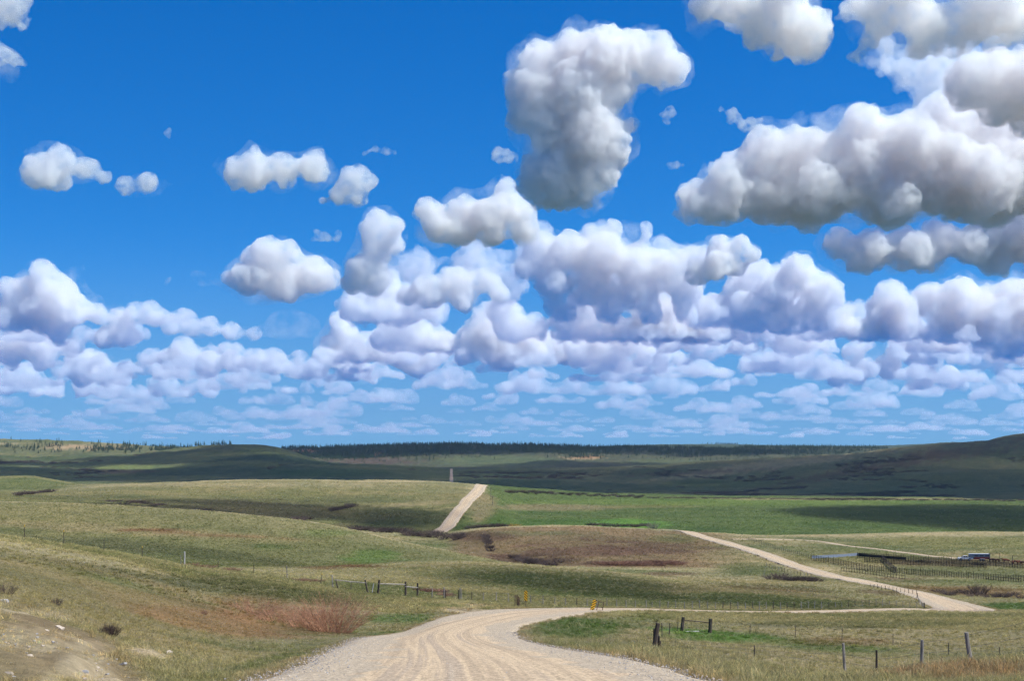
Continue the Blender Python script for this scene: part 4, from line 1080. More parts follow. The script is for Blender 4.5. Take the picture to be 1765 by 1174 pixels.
fence('wire_fence', 'short run of wooden fence posts between the three post brace and the junction',
      [(744.5,160,1.05,.06,.03,M_WOOD), (766,161,1.3,.08,-.04,M_WOOD), (768,161,.95,.06,.0,M_DARKWOOD), (790,162,1.1,.06,.0,M_DARKWOOD), (792.5,162,1.35,.075,.03,M_WOOD), (795.5,162,1.25,.05,-.02,M_WOOD), (813,163,1.0,.045,.02,M_STEEL), (833,164,1.0,.05,0,M_WOOD)], wire_r=.008)
xs_ = [855, 876, 915, 936, 956, 975, 994, 1012, 1029, 1046, 1063, 1079, 1095, 1114, 1124, 1137, 1151, 1165, 1180, 1193, 1206, 1220, 1233, 1246, 1259, 1272, 1285, 1297, 1309, 1321, 1333, 1345, 1357, 1369, 1381, 1393, 1404, 1416, 1428, 1440, 1451, 1462, 1474, 1486, 1498, 1510, 1521, 1533, 1545, 1556, 1568, 1580]
fence('wire_fence', 'long wire fence following the far side of the road from the markers to the right',
      [(x, float(np.interp(x, [855, 1000, 1250, 1400, 1500, 1600], [166, 172, 182, 196, 222, 258])), rp.uniform(.85, 1.12), rp.uniform(.045, .065), rp.uniform(-.05, .05), rp.choice((M_WOOD, M_WOOD, M_STEEL))) for x in xs_], wire_r=.007)
def stripes():
    m, n, o = mat_new('black_and_yellow_stripes')
    b = N(n, 'ShaderNodeBsdfPrincipled', Roughness=0.5)
    t = N(n, 'ShaderNodeTexCoord'); s = N(n, 'ShaderNodeSeparateXYZ'); n.links.new(t.outputs['Object'], s.inputs[0])
    a = N(n, 'ShaderNodeMath', operation='ADD'); n.links.new(s.outputs[0], a.inputs[0]); n.links.new(s.outputs[2], a.inputs[1])
    d = N(n, 'ShaderNodeMath', operation='DIVIDE'); d.inputs[1].default_value = .27; n.links.new(a.outputs[0], d.inputs[0])
    f = N(n, 'ShaderNodeMath', operation='FRACT'); n.links.new(d.outputs[0], f.inputs[0])
    g = N(n, 'ShaderNodeMath', operation='LESS_THAN'); g.inputs[1].default_value = .42; n.links.new(f.outputs[0], g.inputs[0])
    n.links.new(mixc(n, g.outputs[0], (0.95, 0.52, 0.01), (0.012, 0.012, 0.014)), b.inputs['Base Color'])
    n.links.new(b.outputs[0], o.inputs[0]); return m
M_STRIPE = stripes()
def panel(parent, loc, rot, w=.36, h=1.0, mirror=1):
    mb = MB(); mb.box((0, 0, 0), (w, .02, h)); p = mb.build('striped_panel', M_STRIPE, parent, loc)
    p.rotation_euler = rot; p.scale = (mirror, 1, 1)
# left marker: three stout stakes, a pipe wing and the upright panel
o0 = at(888, 147)
root = tag(empty('road_marker', o0), 'upright black and yellow striped marker on a rusty pipe wing left of the bend', 'road marker')
def lx(px, Y=147): return (px - 888) / F * Y
for dx, h, r in ((lx(887.5), 1.25, .05), (lx(891.5), 1.25, .07), (lx(893.5), 1.05, .06)): post_mesh(h, r, (rp.uniform(-.03, .03), 0), rp).build('stake', M_RUSTPIPE, root, (dx, 0, 0))
for dx, h in ((lx(895.5), .95), (lx(906.5), .75)): post_mesh(h, .035, (0, 0), rp).build('upright', M_RUSTPIPE, root, (dx, -.25, 0))
for z in (.28, .52):
    mb = MB(); mb.bar((lx(895.5), -.25, z), (lx(906.5), -.25, z), .026); mb.build('rail', M_RUSTPIPE, root)
panel(root, (lx(906.3), -.32, 1.16), (0, 0, .1), .33, 1.02)
# right marker: leaning pipe gate with the panel wired on
o0 = at(1016.5, 134)
root = tag(empty('road_marker', o0), 'black and yellow striped marker leaning on a tilted pipe frame right of the bend', 'road marker')
fr = [Vector((0, 0, -.1)), Vector((.36, .02, 1.02)), Vector((1.16, .1, -.12)), Vector((1.34, .12, .78))]
for a, b in ((fr[0], fr[1]), (fr[0].lerp(fr[2], .52), fr[1].lerp(fr[3], .52)), (fr[2], fr[3])):
    mb = MB(); mb.bar(a, b, .033); mb.build('upright', M_RUSTPIPE, root)
for t in (.16, .42, .70, .97):
    mb = MB(); mb.bar(fr[0].lerp(fr[1], t), fr[2].lerp(fr[3], t), .024); mb.build('rail', M_RUSTPIPE, root)
panel(root, (.36, -.06, .56), (-.05, R(18), .05), .36, 1.0, -1)
# the field corner on the right
bracing('corner_post', 'broken dark corner post leaning over, nearest the gravel road', [(1125,60,1.02,.10,.22,M_DARKWOOD), (1127.5,60.4,.8,.07,.02,M_DARKWOOD), (1131.5,60.2,.34,.05,.01,M_DARKWOOD,'stub'), (1136,60.5,.30,.06,.04,M_DARKWOOD,'stub'), (1136,63,.68,.045,-.06,M_DARKWOOD)], [], 'post')
fence('wire_fence', 'thin steel posts running from the broken corner post to the dark brace', [(1128,74,1.0,.025,.10,M_STEEL), (1141.5,80,.85,.028,-.03,M_STEEL), (1153.5,86,.8,.03,.04,M_STEEL), (1166.5,92,.75,.026,.08,M_STEEL)], wire_r=.004)
bracing('fence_brace', 'dark two post fence brace with a sagging thin rail in the right meadow', [(1174,97,.98,.125,.14,M_DARKWOOD), (1222.5,98,.98,.14,.10,M_DARKWOOD)], [(0, 1, .78, .72, .035, M_DARKWOOD), (0, 1, .76, .74, .02, M_STEEL)], 'fence')
mb = MB(); mb.bar((0, 0, .05), (.9, .05, .06), .045, n=5)
tag(mb.build('plank', M_WHITEWOOD, None, at(1182, 96)), 'pale plank lying in the grass under the dark two post brace', 'plank')
fence('wire_fence', 'thin rusty steel posts crossing the right meadow from the dark brace to the right',
      [(1222.5,98,.8,.02,.02,M_STEEL), (1292,99,.78,.026,.04,M_STEEL), (1370,100,.86,.027,.06,M_STEEL), (1451,101,.82,.026,.03,M_STEEL), (1539,95,.8,.024,.01,M_STEEL), (1635,84,.72,.024,.0,M_STEEL), (1722,77,.66,.024,.02,M_STEEL), (1850,66,.9,.024,0,M_STEEL)], wire_r=.004)
fence('wire_fence', 'barbed wire fence on stout grey wooden posts in the right foreground',
      [(1136,61,.5,.05,0,M_DARKWOOD), (1300,66,.55,.03,0,M_STEEL), (1457,66,1.28,.07,-.10,M_WOOD), (1511,62,1.02,.05,-.01,M_DARKWOOD), (1588,58,1.38,.07,.03,M_WOOD), (1677,52,1.36,.085,-.23,M_WOOD), (1840,44,1.55,.10,0,M_WOOD)], wire_r=.006)
fence('wire_fence', 'fence seen end on, running down from the right road to a dark end post',
      [(1593,262,1.0,.12,.0,M_DARKWOOD), (1591,275,.95,.09,-.05,M_WOOD), (1589,290,1.0,.08,-.05,M_WOOD), (1586,305,1.1,.08,0,M_WHITEWOOD), (1583.5,322,1.1,.08,0,M_WOOD), (1581,345,1.25,.13,0,M_DARKWOOD)], wire_r=.012)
def run(a, b, n, y0, y1, bend=0):
    """n bearings and depths between two spots given by direction"""
    A, B = hit(*a, y0, y1), hit(*b, y0, y1); out = []
    for i in range(n):
        t = i / (n - 1); p = A.lerp(B, t); Y = p.y + bend * math.sin(math.pi * t)
        out.append((CX + p.x / p.y * F, Y))
    return out
def far_fence(label, spots, h=1.2, r=.07, mat=(M_WOOD, M_DARKWOOD)):
    return fence('wire_fence', label, [(x, y, h * rp.uniform(.85, 1.1), r * rp.uniform(.8, 1.2), rp.uniform(-.04, .04), rp.choice(mat)) for x, y in spots], wires=(.35, .7, .95), wire_r=.014)
far_fence('dark fence beside the lane, from the road fork down to the blue windbreak', [(1279,700)] + run((1290,931), (1397,963), 34, 540, 740), 1.35, .08, (M_DARKWOOD,))
far_fence('short fence below the right road with a stout end post', [(1317,435)] + run((1321,978), (1398,996), 15, 380, 520), 1.25, .075)
far_fence('fence along the near edge of the right road above the end-on fence', run((1500,1014), (1580,1026), 13, 340, 460), 1.2, .07, (M_DARKWOOD,))
# ------------------------------------------------------------------ the corral
M_CORRAL = plain('dark_corral_timber', (0.040, 0.030, 0.026), .85, .4, 4)
M_TIN = plain('grey_blue_tin', (0.20, 0.235, 0.29), .6, .12, 2, spec=.5)
M_DKBOARD = plain('dark_board', (0.028, 0.026, 0.028), .8, .3, 2)
def corral_run(label, a, b, n, h=1.9, rails=5, y0=440, y1=680, bend=0, rr_=.075):
    sp = run(a, b, n, y0, y1, bend); pts = [at(x, y) for x, y in sp]; o0 = pts[0]
    root = tag(empty('corral_fence', o0), label, 'corral fence', 'pens of the dark corral')
    for p in pts: post_mesh(h * rp.uniform(.8, 1.35), .085, (rp.uniform(-.05, .05), 0), rp, 5).build('post', M_CORRAL, root, p - o0)
    for k in range(rails):
        z = h * (.18 + .76 * k / max(1, rails - 1)); mb = MB()
        for p, q_ in zip(pts[:-1], pts[1:]): mb.bar(p - o0 + Vector((0, -.1, z)), q_ - o0 + Vector((0, -.1, z + rp.uniform(-.05, .05))), rr_, n=4)
        mb.build('rail', M_CORRAL, root)
    return root
corral_run('near pipe fence of the corral, sweeping from the windbreak to the right edge', (1399,966), (1500,985), 24, 2.0)
corral_run('lower front fence of the corral on the right, below the trailer', (1500,985), (1640,996), 36, 2.0)
corral_run('front fence of the corral running out at the right edge of the picture', (1640,996), (1830,1003), 45, 1.9)
corral_run('back fence of the corral behind the pens, left of the pickup', (1478,963), (1640,973), 39, 2.2, 5, rr_=.12)
corral_run('back fence of the corral in front of the trailer and cattle', (1640,973), (1830,984), 42, 1.9, 5, rr_=.12)
corral_run('second row of pens in the middle of the corral', (1490,970), (1700,980), 45, 1.9, 5, rr_=.12)
corral_run('cross fence of the corral from the back pens to the front on the left', (1520,966), (1545,989), 12, 1.9)
corral_run('low outer fence in the grass below the corral', (1450,985), (1560,1000), 24, 1.3, 2)
corral_run('outer fence in the grass below the corral near its right end', (1700,1000), (1760,1005), 15, 1.3, 2)
# windbreak wall of upright sheets: pale tin at the left, dark boards further on
sp = run((1399,963.5), (1478,958.5), 16, 520, 720) + run((1480,959), (1562,966), 15, 520, 720)
pts = [at(x, y) for x, y in sp]; o0 = pts[0]
root = tag(empty('windbreak', o0), 'blue grey tin windbreak wall at the left end of the corral, its right half dark', 'windbreak')
for i, (p, q_) in enumerate(zip(pts[:-1], pts[1:])):
    d = q_ - p; a = math.atan2(d.y, d.x); L_ = math.hypot(d.x, d.y) * .97; m_ = (p + q_) / 2 - o0
    mb = MB(); mb.box((0, 0, .5), (L_, .06, 1.2), 0); w_ = mb.build('sheet' if i < 16 else 'board', M_TIN if i < 16 else M_DKBOARD, root, m_); w_.rotation_euler = (0, 0, a)
def gate_frame(label, px, py, w, h):
    o0 = hit(px, py, 500, 700)
    root = tag(empty('gate_frame', o0), label, 'gate frame')
    for x in (0, w): post_mesh(h, .11, (0, 0), rp).build('post', M_CORRAL, root, (x, 0, 0))
    mb = MB(); mb.bar((-.1, 0, h - .1), (w + .1, 0, h - .15), .09); mb.build('crossbar', M_CORRAL, root)
gate_frame('tall overhead gate frame in the corral right of the trailer', 1705, 975, 4.0, 4.6)
gate_frame('tall overhead gate frame at the right edge of the corral', 1745, 979, 4.6, 4.4)
# ------------------------------------------------------------------ pickup, stock trailer and cattle
M_WHITE = plain('white_car_paint', (0.62, 0.63, 0.64), .3, .08, 3, spec=.5)
M_GLASS = plain('dark_glass', (0.015, 0.018, 0.022), .1, .1, 3, spec=.6)
M_TYRE = plain('tyre_rubber', (0.02, 0.02, 0.02), .9, .2, 5)
M_RIM = plain('wheel_rim', (0.45, 0.45, 0.46), .35, .1, 5, spec=.5)
M_TRED = plain('faded_red_panel', (0.17, 0.035, 0.03), .6, .25, 3)
M_TBLUE = plain('blue_grey_panel', (0.16, 0.20, 0.23), .5, .15, 3)
M_LAMP = plain('lamp_glass', (0.7, 0.65, 0.55), .2, .05, 3, spec=.5)
def prof(name, pts, w, mat, parent, bev=.04):
    """side outline (x, z) extruded to width w along y, edges bevelled"""
    bm = bmesh.new(); vs = [bm.verts.new((x, -w/2, z)) for x, z in pts]; f = bm.faces.new(vs)
    r = bmesh.ops.extrude_face_region(bm, geom=[f]); bmesh.ops.translate(bm, verts=[v for v in r['geom'] if isinstance(v, bmesh.types.BMVert)], vec=(0, w, 0))
    bmesh.ops.recalc_face_normals(bm, faces=bm.faces)
    bmesh.ops.bevel(bm, geom=list(bm.edges), offset=bev, segments=2, affect='EDGES')
    me = bpy.data.meshes.new(name); bm.to_mesh(me); bm.free()
    return link(name, me, mat, parent)
def wheel(parent, x, y, r=.4):
    mb = MB(); mb.bar((0, -.12, 0), (0, .12, 0), r, n=18); w = mb.build('wheel', M_TYRE, parent, (x, y, r))
    mb = MB(); mb.bar((0, -.14, 0), (0, .14, 0), r * .58, n=14); mb.build('rim', M_RIM, w)
g = hit(1651, 966.5, 500, 700)
truck = tag(empty('pickup_truck', g), 'white crew cab pickup hitched to the stock trailer, facing left', 'pickup truck')
truck.rotation_euler = (0, 0, -.06)
# nose to the left (-x)
prof('body', [(0,.45),(.05,1.0),(.25,1.12),(1.35,1.2),(5.6,1.2),(5.65,.55),(4.9,.5),(4.75,.85),(3.95,.85),(3.8,.5),(1.55,.5),(1.4,.85),(.6,.85),(.45,.5)], 1.95, M_WHITE, truck)
prof('cab', [(1.3,1.2),(2.0,1.82),(3.55,1.86),(3.75,1.2)], 1.7, M_WHITE, truck, .06)
for sy in (-1, 1):
    for a_, b_ in (([(1.62,1.26),(2.07,1.72),(2.6,1.75),(2.6,1.26)], 'window'), ([(2.72,1.26),(2.72,1.75),(3.42,1.76),(3.55,1.26)], 'window')):
        w_ = prof(b_, a_, .03, M_GLASS, truck, .005); w_.location = (0, sy * .86, 0)
w_ = prof('windscreen', [(1.36,1.28),(1.98,1.80),(1.95,1.82),(1.33,1.30)], 1.4, M_GLASS, truck, .004)
for sy in (-1, 1):
    mb = MB(); mb.box((0, 0, 0), (.06, .36, .2)); mb.build('headlight', M_LAMP, truck, (.03, sy * .72, .93))
mb = MB(); mb.box((-.02, 0, .6), (.14, 1.9, .2)); mb.build('bumper', M_RIM, truck)
for x in (1.0, 4.35):
    for sy in (-1, 1): wheel(truck, x, sy * .88)
g2 = g + Vector((5.5, -.3, 0)); g2.z = h1(g2.x + 3, g2.y)
tr_ = tag(empty('stock_trailer', g2), 'long stock trailer with a pale roof and dark red lower side, behind the pickup', 'trailer')
tr_.rotation_euler = (0, 0, -.06)
prof('body', [(-1.3,1.35),(-1.2,2.55),(6.6,2.55),(6.6,.55),(.4,.55),(.2,1.35)], 2.1, M_TBLUE, tr_)
prof('roof', [(-1.35,2.555),(-1.1,2.72),(6.5,2.72),(6.65,2.555)], 2.2, M_WHITE, tr_)
for sy in (-1, 1):
    w_ = prof('lower_panel', [(.45,.6),(.45,1.5),(6.4,1.5),(6.4,.6)], .03, M_TRED, tr_, .006); w_.location = (0, sy * 1.065, 0)
    for k in range(3):
        w_ = prof('side_slot', [(.6 + k*2,1.75),(.6 + k*2,2.05),(2.1 + k*2,2.05),(2.1 + k*2,1.75)], .02, M_GLASS, tr_, .004); w_.location = (0, sy * 1.06, 0)
    for x in (3.2, 4.1): wheel(tr_, x, sy * .98, .36)
    w_ = prof('fender', [(2.7,.72),(2.9,.86),(4.4,.86),(4.6,.72)], .28, M_WHITE, tr_, .01); w_.location = (0, sy * 1.12, 0)
M_HIDE = plain('red_brown_hide', (0.13, 0.040, 0.022), .8, .35, 2.5)
M_HIDE2 = plain('dark_brown_hide', (0.055, 0.022, 0.016), .8, .35, 2.5)
M_FACE = plain('pale_face_hair', (0.5, 0.44, 0.38), .8, .15, 3)
def cow_mesh(grazing):
    """one continuous skinned body: trunk, neck, head, four jointed legs, tail"""
    hz = .5 if grazing else 1.42; hx = -1.55 if grazing else -1.5
    V = [(0,0,1.12,.36),(-.42,0,1.1,.38),(-.8,0,1.14,.31),(-1.08,0,1.2 if not grazing else 1.02,.2),(hx+.22,0,hz+.02,.15),(hx-.05,0,hz-.1,.12),(hx-.28,0,hz-.26,.085),
         (.45,0,1.14,.36),(.78,0,1.2,.27),(.95,0,1.22,.07),(1.02,0,.85,.035),(1.0,0,.45,.05)]
    E_ = [(0,1),(1,2),(2,3),(3,4),(4,5),(5,6),(0,7),(7,8),(8,9),(9,10),(10,11)]
    for s in (-1, 1):
        b = len(V); V += [(-.72,s*.19,.8,.13),(-.74,s*.19,.45,.07),(-.70,s*.19,.08,.05),(-.75,s*.19,0,.065)]; E_ += [(2,b),(b,b+1),(b+1,b+2),(b+2,b+3)]
        b = len(V); V += [(.66,s*.2,.82,.17),(.82,s*.2,.48,.075),(.74,s*.2,.08,.05),(.69,s*.2,0,.065)]; E_ += [(8,b),(b,b+1),(b+1,b+2),(b+2,b+3)]
        b = len(V); V += [(hx+.16,s*.14,hz+.1,.045),(hx+.2,s*.28,hz+.06,.03)]; E_ += [(4,b),(b,b+1)]
    me = bpy.data.meshes.new('cow'); me.from_pydata([v[:3] for v in V], E_, [])
    ob = bpy.data.objects.new('cow', me); COL.objects.link(ob)
    m = ob.modifiers.new('s', 'SKIN'); ob.modifiers.new('u', 'SUBSURF').levels = 1
    for i, v in enumerate(V): me.skin_vertices[0].data[i].radius = (v[3], v[3])
    me.skin_vertices[0].data[0].use_root = True
    m2 = bpy.data.meshes.new_from_object(ob.evaluated_get(bpy.context.evaluated_depsgraph_get()))
    bpy.data.objects.remove(ob); bpy.data.meshes.remove(me)
    for p in m2.polygons: p.use_smooth = True
    return m2
CM = [cow_mesh(False), cow_mesh(True)]
herd = [(1709,969.5,0,.1,1), (1714,969.8,1,2.9,1), (1718.5,970,0,.2,1), (1732,970,0,.0,0), (1735,970.6,1,3.3,0), (1745,973.5,0,1.1,0), (1757,974,0,.2,0), (1762,974.5,1,2.8,1), (1751,973,0,2.6,0)]
where = ['leftmost of the dark brown cattle under the left gate frame', 'middle one of the three dark brown cattle under the left gate frame', 'third of the dark brown cattle under the left gate frame', 'red brown cow standing alone between the gate frames',
         'red brown cow with lowered head between the gate frames', 'red brown cow turned away at the post of the right gate frame', 'red brown cow under the right gate frame', 'dark brown cow at the right edge of the corral', 'red brown cow left of the pair under the right gate frame']
for (px, py, gz, rz, dk), lb in zip(herd, where):
    o = bpy.data.objects.new('cow', CM[gz]); COL.objects.link(o); o.location = hit(px, py, 480, 700); o.rotation_euler = (0, 0, rz)
    if not CM[gz].materials: CM[gz].materials.append(M_HIDE)
    o.material_slots[0].link = 'OBJECT'; o.material_slots[0].material = M_HIDE2 if dk else M_HIDE
    tag(o, lb, 'cow', 'cattle in the corral')
# ------------------------------------------------------------------ power poles along the far road
M_POLE = plain('pole_wood', (0.12, 0.10, 0.085), .9, .3, 4)
for (px, Y, h), lb in zip(((849, 960, 6.5), (846, 1000, 8.5), (840, 1260, 7.5)), ('power pole on the green slope right of the far road', 'power pole at the head of the green field beside the far road', 'farthest power pole, on the crest beside the far road')):
    root = tag(empty('power_pole', at(px, Y)), lb, 'power pole')
    post_mesh(h, .16, (.05, 0), rp).build('pole', M_POLE, root)
    mb = MB(); mb.bar((-1.1, 0, h - .5), (1.1, 0, h - .5), .07, n=5); mb.build('crossarm', M_POLE, root)
    mb = MB()
    for x in (-1, 0, 1): mb.bar((x, 0, h - .45), (x, 0, h - .15), .05, n=5)
    mb.build('insulators', M_WHITEWOOD, root)
# ------------------------------------------------------------------ bushes, brush, trees and stones
def bush_mesh(seed, n, h, w, r, forks=3, lean=.8, base=.25):
    """many fine stems rising and spreading from one foot"""
    rnd = random.Random(seed); v = []; f = []
    def stick(a, b, r0, r1):
        d = (b - a).normalized(); u = d.orthogonal().normalized(); q_ = d.cross(u); k = len(v)
        for p, rr_ in ((a, r0), (b, r1)):
            for j in range(3):
                t = 2.094 * j; v.append(tuple(p + u * (rr_ * math.cos(t)) + q_ * (rr_ * math.sin(t))))
        for j in range(3):
            l = (j + 1) % 3; f.append((k + j, k + l, k + 3 + l, k + 3 + j))
    for i in range(n):
        a = rnd.uniform(0, 6.28); q_ = math.sqrt(rnd.random())
        p0 = Vector((math.cos(a) * q_ * w * base, math.sin(a) * q_ * w * base, -.05)); a2 = a + rnd.uniform(-.9, .9)
        hh = h * rnd.uniform(.55, 1.0) * (1 - .35 * q_ * q_)
        p2 = Vector((math.cos(a2) * q_ * w * .5 * lean + p0.x, math.sin(a2) * q_ * w * .5 * lean + p0.y, hh))
        p1 = p0.lerp(p2, .5) + Vector((0, 0, hh * .10)); stick(p0, p1, r, r * .75); stick(p1, p2, r * .75, r * .35)
        for k in range(forks):
            s = p0.lerp(p2, rnd.uniform(.35, .85)); e = s + Vector((rnd.uniform(-.18, .18) * h, rnd.uniform(-.18, .18) * h, rnd.uniform(.1, .32) * h)); stick(s, e, r * .5, r * .2)
    me = bpy.data.meshes.new('bush'); me.from_pydata(v, [], f); me.update(); return me
def twig_mat(name, a, b):
    m, n, o = mat_new(name); d = N(n, 'ShaderNodeBsdfPrincipled', Roughness=.8); d.inputs['Specular IOR Level'].default_value = .15
    t = N(n, 'ShaderNodeTexCoord'); no = N(n, 'ShaderNodeTexNoise', Scale=2.2, Detail=5.0); n.links.new(t.outputs['Object'], no.inputs['Vector'])
    n.links.new(ramp(n, no.outputs[0], [(.35, a), (.65, b)]), d.inputs['Base Color']); n.links.new(d.outputs[0], o.inputs[0]); return m
M_WILLOW = twig_mat('red_willow_stems', (.33, .15, .08), (.56, .33, .21))
M_BRUSH = twig_mat('dark_brush_twigs', (.075, .050, .042), (.125, .092, .080))
M_BRUSH2 = twig_mat('red_brown_brush_twigs', (.20, .10, .065), (.28, .16, .11))
M_GOLD = twig_mat('golden_brush_twigs', (.30, .16, .03), (.40, .24, .05))
tag(link('willow_bush', bush_mesh(1, 380, 2.8, 3.5, .0085, 2, 1.25, .34), M_WILLOW, None, at(572, 88)), 'tall red stemmed willow bush, leafless, beside the road ditch', 'bush')
tag(link('willow_bush', bush_mesh(2, 190, 1.75, 2.6, .0085, 2, 1.1, .4), M_WILLOW, None, at(528, 91)), 'red willow bush pressed against the left side of the tall one', 'bush')
tag(link('willow_bush', bush_mesh(3, 160, 1.35, 2.8, .0085, 2, 1.0, .5), M_WILLOW, None, at(487, 95)), 'low red willow thicket left of the two bigger ones', 'bush')
tag(link('willow_bush', bush_mesh(4, 150, 1.3, 3.0, .0085, 2, 1.0, .5), M_WILLOW, None, at(440, 100)), 'red willow thicket at the left end of the row', 'bush')
tag(link('dry_bush', bush_mesh(5, 150, .40, .42, .004, 4, 1.1, .35), twig_mat('grey_bush', (.05, .032, .028), (.10, .07, .06)), None, hit(189, 1098, 18, 90)), 'small dark leafless bush on the bank above the bare soil', 'bush')
for px, py, s, lb in ((10, 1026, .9, 'dark dead bush at the left edge above the rocks'), (98, 1044, .6, 'faint brown bush on the bank left of the small dark one'), (352, 1060, .5, 'small reddish brown bush left of the willow row')):
    tag(link('dry_bush', bush_mesh(20 + px, 60, s * .55, s * .6, .004, 4, 1.2, .35), M_BRUSH2 if px > 300 else M_BRUSH, None, hit(px, py, 15, 120)), lb, 'bush')
BR = [bush_mesh(100 + i, 60, 1.0, 1.5, .022, 3, 1.3, .4) for i in range(5)]
def brush(px, py, h, w, label, group, mat=M_BRUSH, y0=100, y1=2000, g=None):
    o = bpy.data.objects.new('shrub', rp.choice(BR)); COL.objects.link(o)
    o.location = g if g is not None else hit(px, py, y0, y1); o.location.z -= .05
    o.scale = (w * rp.uniform(.8, 1.2), w * rp.uniform(.8, 1.2), h * rp.uniform(.8, 1.25)); o.rotation_euler = (0, 0, rp.uniform(0, 6.28))
    if not o.data.materials: o.data.materials.append(mat)
    o.material_slots[0].link = 'OBJECT'; o.material_slots[0].material = mat
    return tag(o, label, 'shrub', group)
def thicket(xy0, xy1, n, h, w, label, group, mat=M_BRUSH, y0=100, y1=2000, jy=2.0):
    for i in range(n):
        t = (i + rp.uniform(0, 1)) / n
        brush(xy0[0] + (xy1[0] - xy0[0]) * t, xy0[1] + (xy1[1] - xy0[1]) * t + rp.uniform(-jy, jy), h, w, label, group, mat, y0, y1)
thicket((570, 884), (612, 871), 9, 2.6, 3.2, 'dark leafless shrub in the clump in the hillside draw', 'clump of shrubs in the hillside draw', y0=740, y1=1100, jy=2)
thicket((508, 898), (532, 897), 4, 3.0, 3.5, 'dark shrub in the small clump behind the green hill crest', 'small clump behind the green hill', y0=640, y1=900, jy=2)
thicket((605, 914), (700, 921), 13, 3.2, 3.4, 'dark shrub along the creek at the foot of the brown hill', 'shrubs along the creek left of the far road', y0=640, y1=830)
thicket((700, 922), (800, 930), 16, 2.8, 3.0, 'dark shrub along the creek below the far road', 'shrubs along the creek below the far road', y0=600, y1=830, jy=4)
thicket((30, 854), (62, 852), 5, 2.6, 4.0, 'grey shrub in the left of the two rows at the far left', 'row of shrubs at the far left', y0=700, y1=1300, jy=1)
thicket((66, 850), (92, 848), 4, 2.2, 3.5, 'grey shrub in the right of the two rows at the far left', 'second row of shrubs at the far left', y0=700, y1=1300, jy=1)
thicket((190, 867), (285, 872), 11, 1.6, 3.6, 'low dark shrub behind the crest of the left hill', 'low shrubs behind the left hill crest', y0=640, y1=1100, jy=3)
thicket((345, 882), (375, 884), 4, 1.8, 4.0, 'dark shrub in the hollow right of the low shrubs', 'shrubs in the hollow', y0=640, y1=1100, jy=2)
thicket((885, 966), (960, 974), 14, 2.0, 2.6, 'dark brush at the left foot of the brown mound', 'brush at the left foot of the brown mound', y0=470, y1=640, jy=4)
thicket((1030, 974), (1175, 975), 24, 1.6, 2.6, 'brown brush along the right foot of the brown mound', 'brush along the right foot of the brown mound', M_BRUSH2, 460, 640, 2)
thicket((835, 922), (846, 952), 9, 1.8, 1.8, 'dark brush in the steep gully on the left of the brown mound', 'brush in the gully of the brown mound', y0=500, y1=720, jy=1)
thicket((1330, 998), (1412, 1004), 10, 1.7, 2.4, 'dark brush below the bend of the right road', 'brush below the right road', y0=395, y1=520, jy=2)
thicket((1610, 1022), (1765, 1030), 12, 1.2, 2.0, 'brown brush in the ditch beyond the right road', 'brush in the ditch beyond the right road', M_BRUSH, 330, 480, 4)
brush(1687, 1026, 3.0, 2.2, 'tallest dark bush in the ditch beyond the right road', None, y0=330, y1=480)
thicket((1015, 908), (1120, 908), 12, 2.0, 3.5, 'grey leafless shrub just behind the crest of the brown mound', 'shrubs behind the brown mound', y0=700, y1=1100, jy=2)
brush(885, 908, 2.2, 3.0, 'golden bush in front of the green field', None, M_GOLD, 700, 1000)
thicket((800, 912), (870, 912), 8, 2.0, 3.2, 'dark shrub at the near edge of the field right of the far road', 'shrubs at the near edge of the field', y0=690, y1=1000, jy=2)
brush(1125, 912, 5.0, 3.4, 'pale leafless small tree at the edge of the bright green patch', None, twig_mat('pale_twigs', (.15, .14, .10), (.25, .23, .16)), 700, 1100)
thicket((872, 849), (1110, 858), 44, 2.6, 3.0, 'dark shrub in the uneven row across the top of the green field', 'row of shrubs across the top of the green field', y0=1100, y1=1700, jy=1.6)
thicket((1395, 862), (1540, 862), 30, 2.8, 3.2, 'dark shrub in the dense middle of the hedge row beyond the field', 'hedge row beyond the field', y0=1300, y1=1760, jy=.8)
thicket((1540, 862), (1765, 864), 32, 2.2, 3.2, 'dark shrub in the thin right part of the hedge row beyond the field', 'thin right part of the hedge row', y0=1300, y1=1760, jy=.8)
thicket((1120, 858.5), (1395, 861), 26, 1.5, 4.0, 'low shrub in the sparse left part of the hedge row beyond the field', 'sparse left part of the hedge row', y0=1300, y1=1760, jy=.6)
for px, py, h in ((330, 983, .9), (355, 984, .8), (398, 986, .9), (512, 1003, 1.0), (525, 1003, .9), (540, 1003, .8)):
    brush(px, py, h * .55, 1.0, 'small reddish weed clump in the pale grass behind the left fence', 'red weed clumps behind the left fence', M_BRUSH2, 150, 330)
thicket((722, 1020), (775, 1026), 7, .5, 1.2, 'reddish brush behind the short run of fence posts', 'reddish brush behind the fence posts', M_BRUSH2, 160, 300, 3)
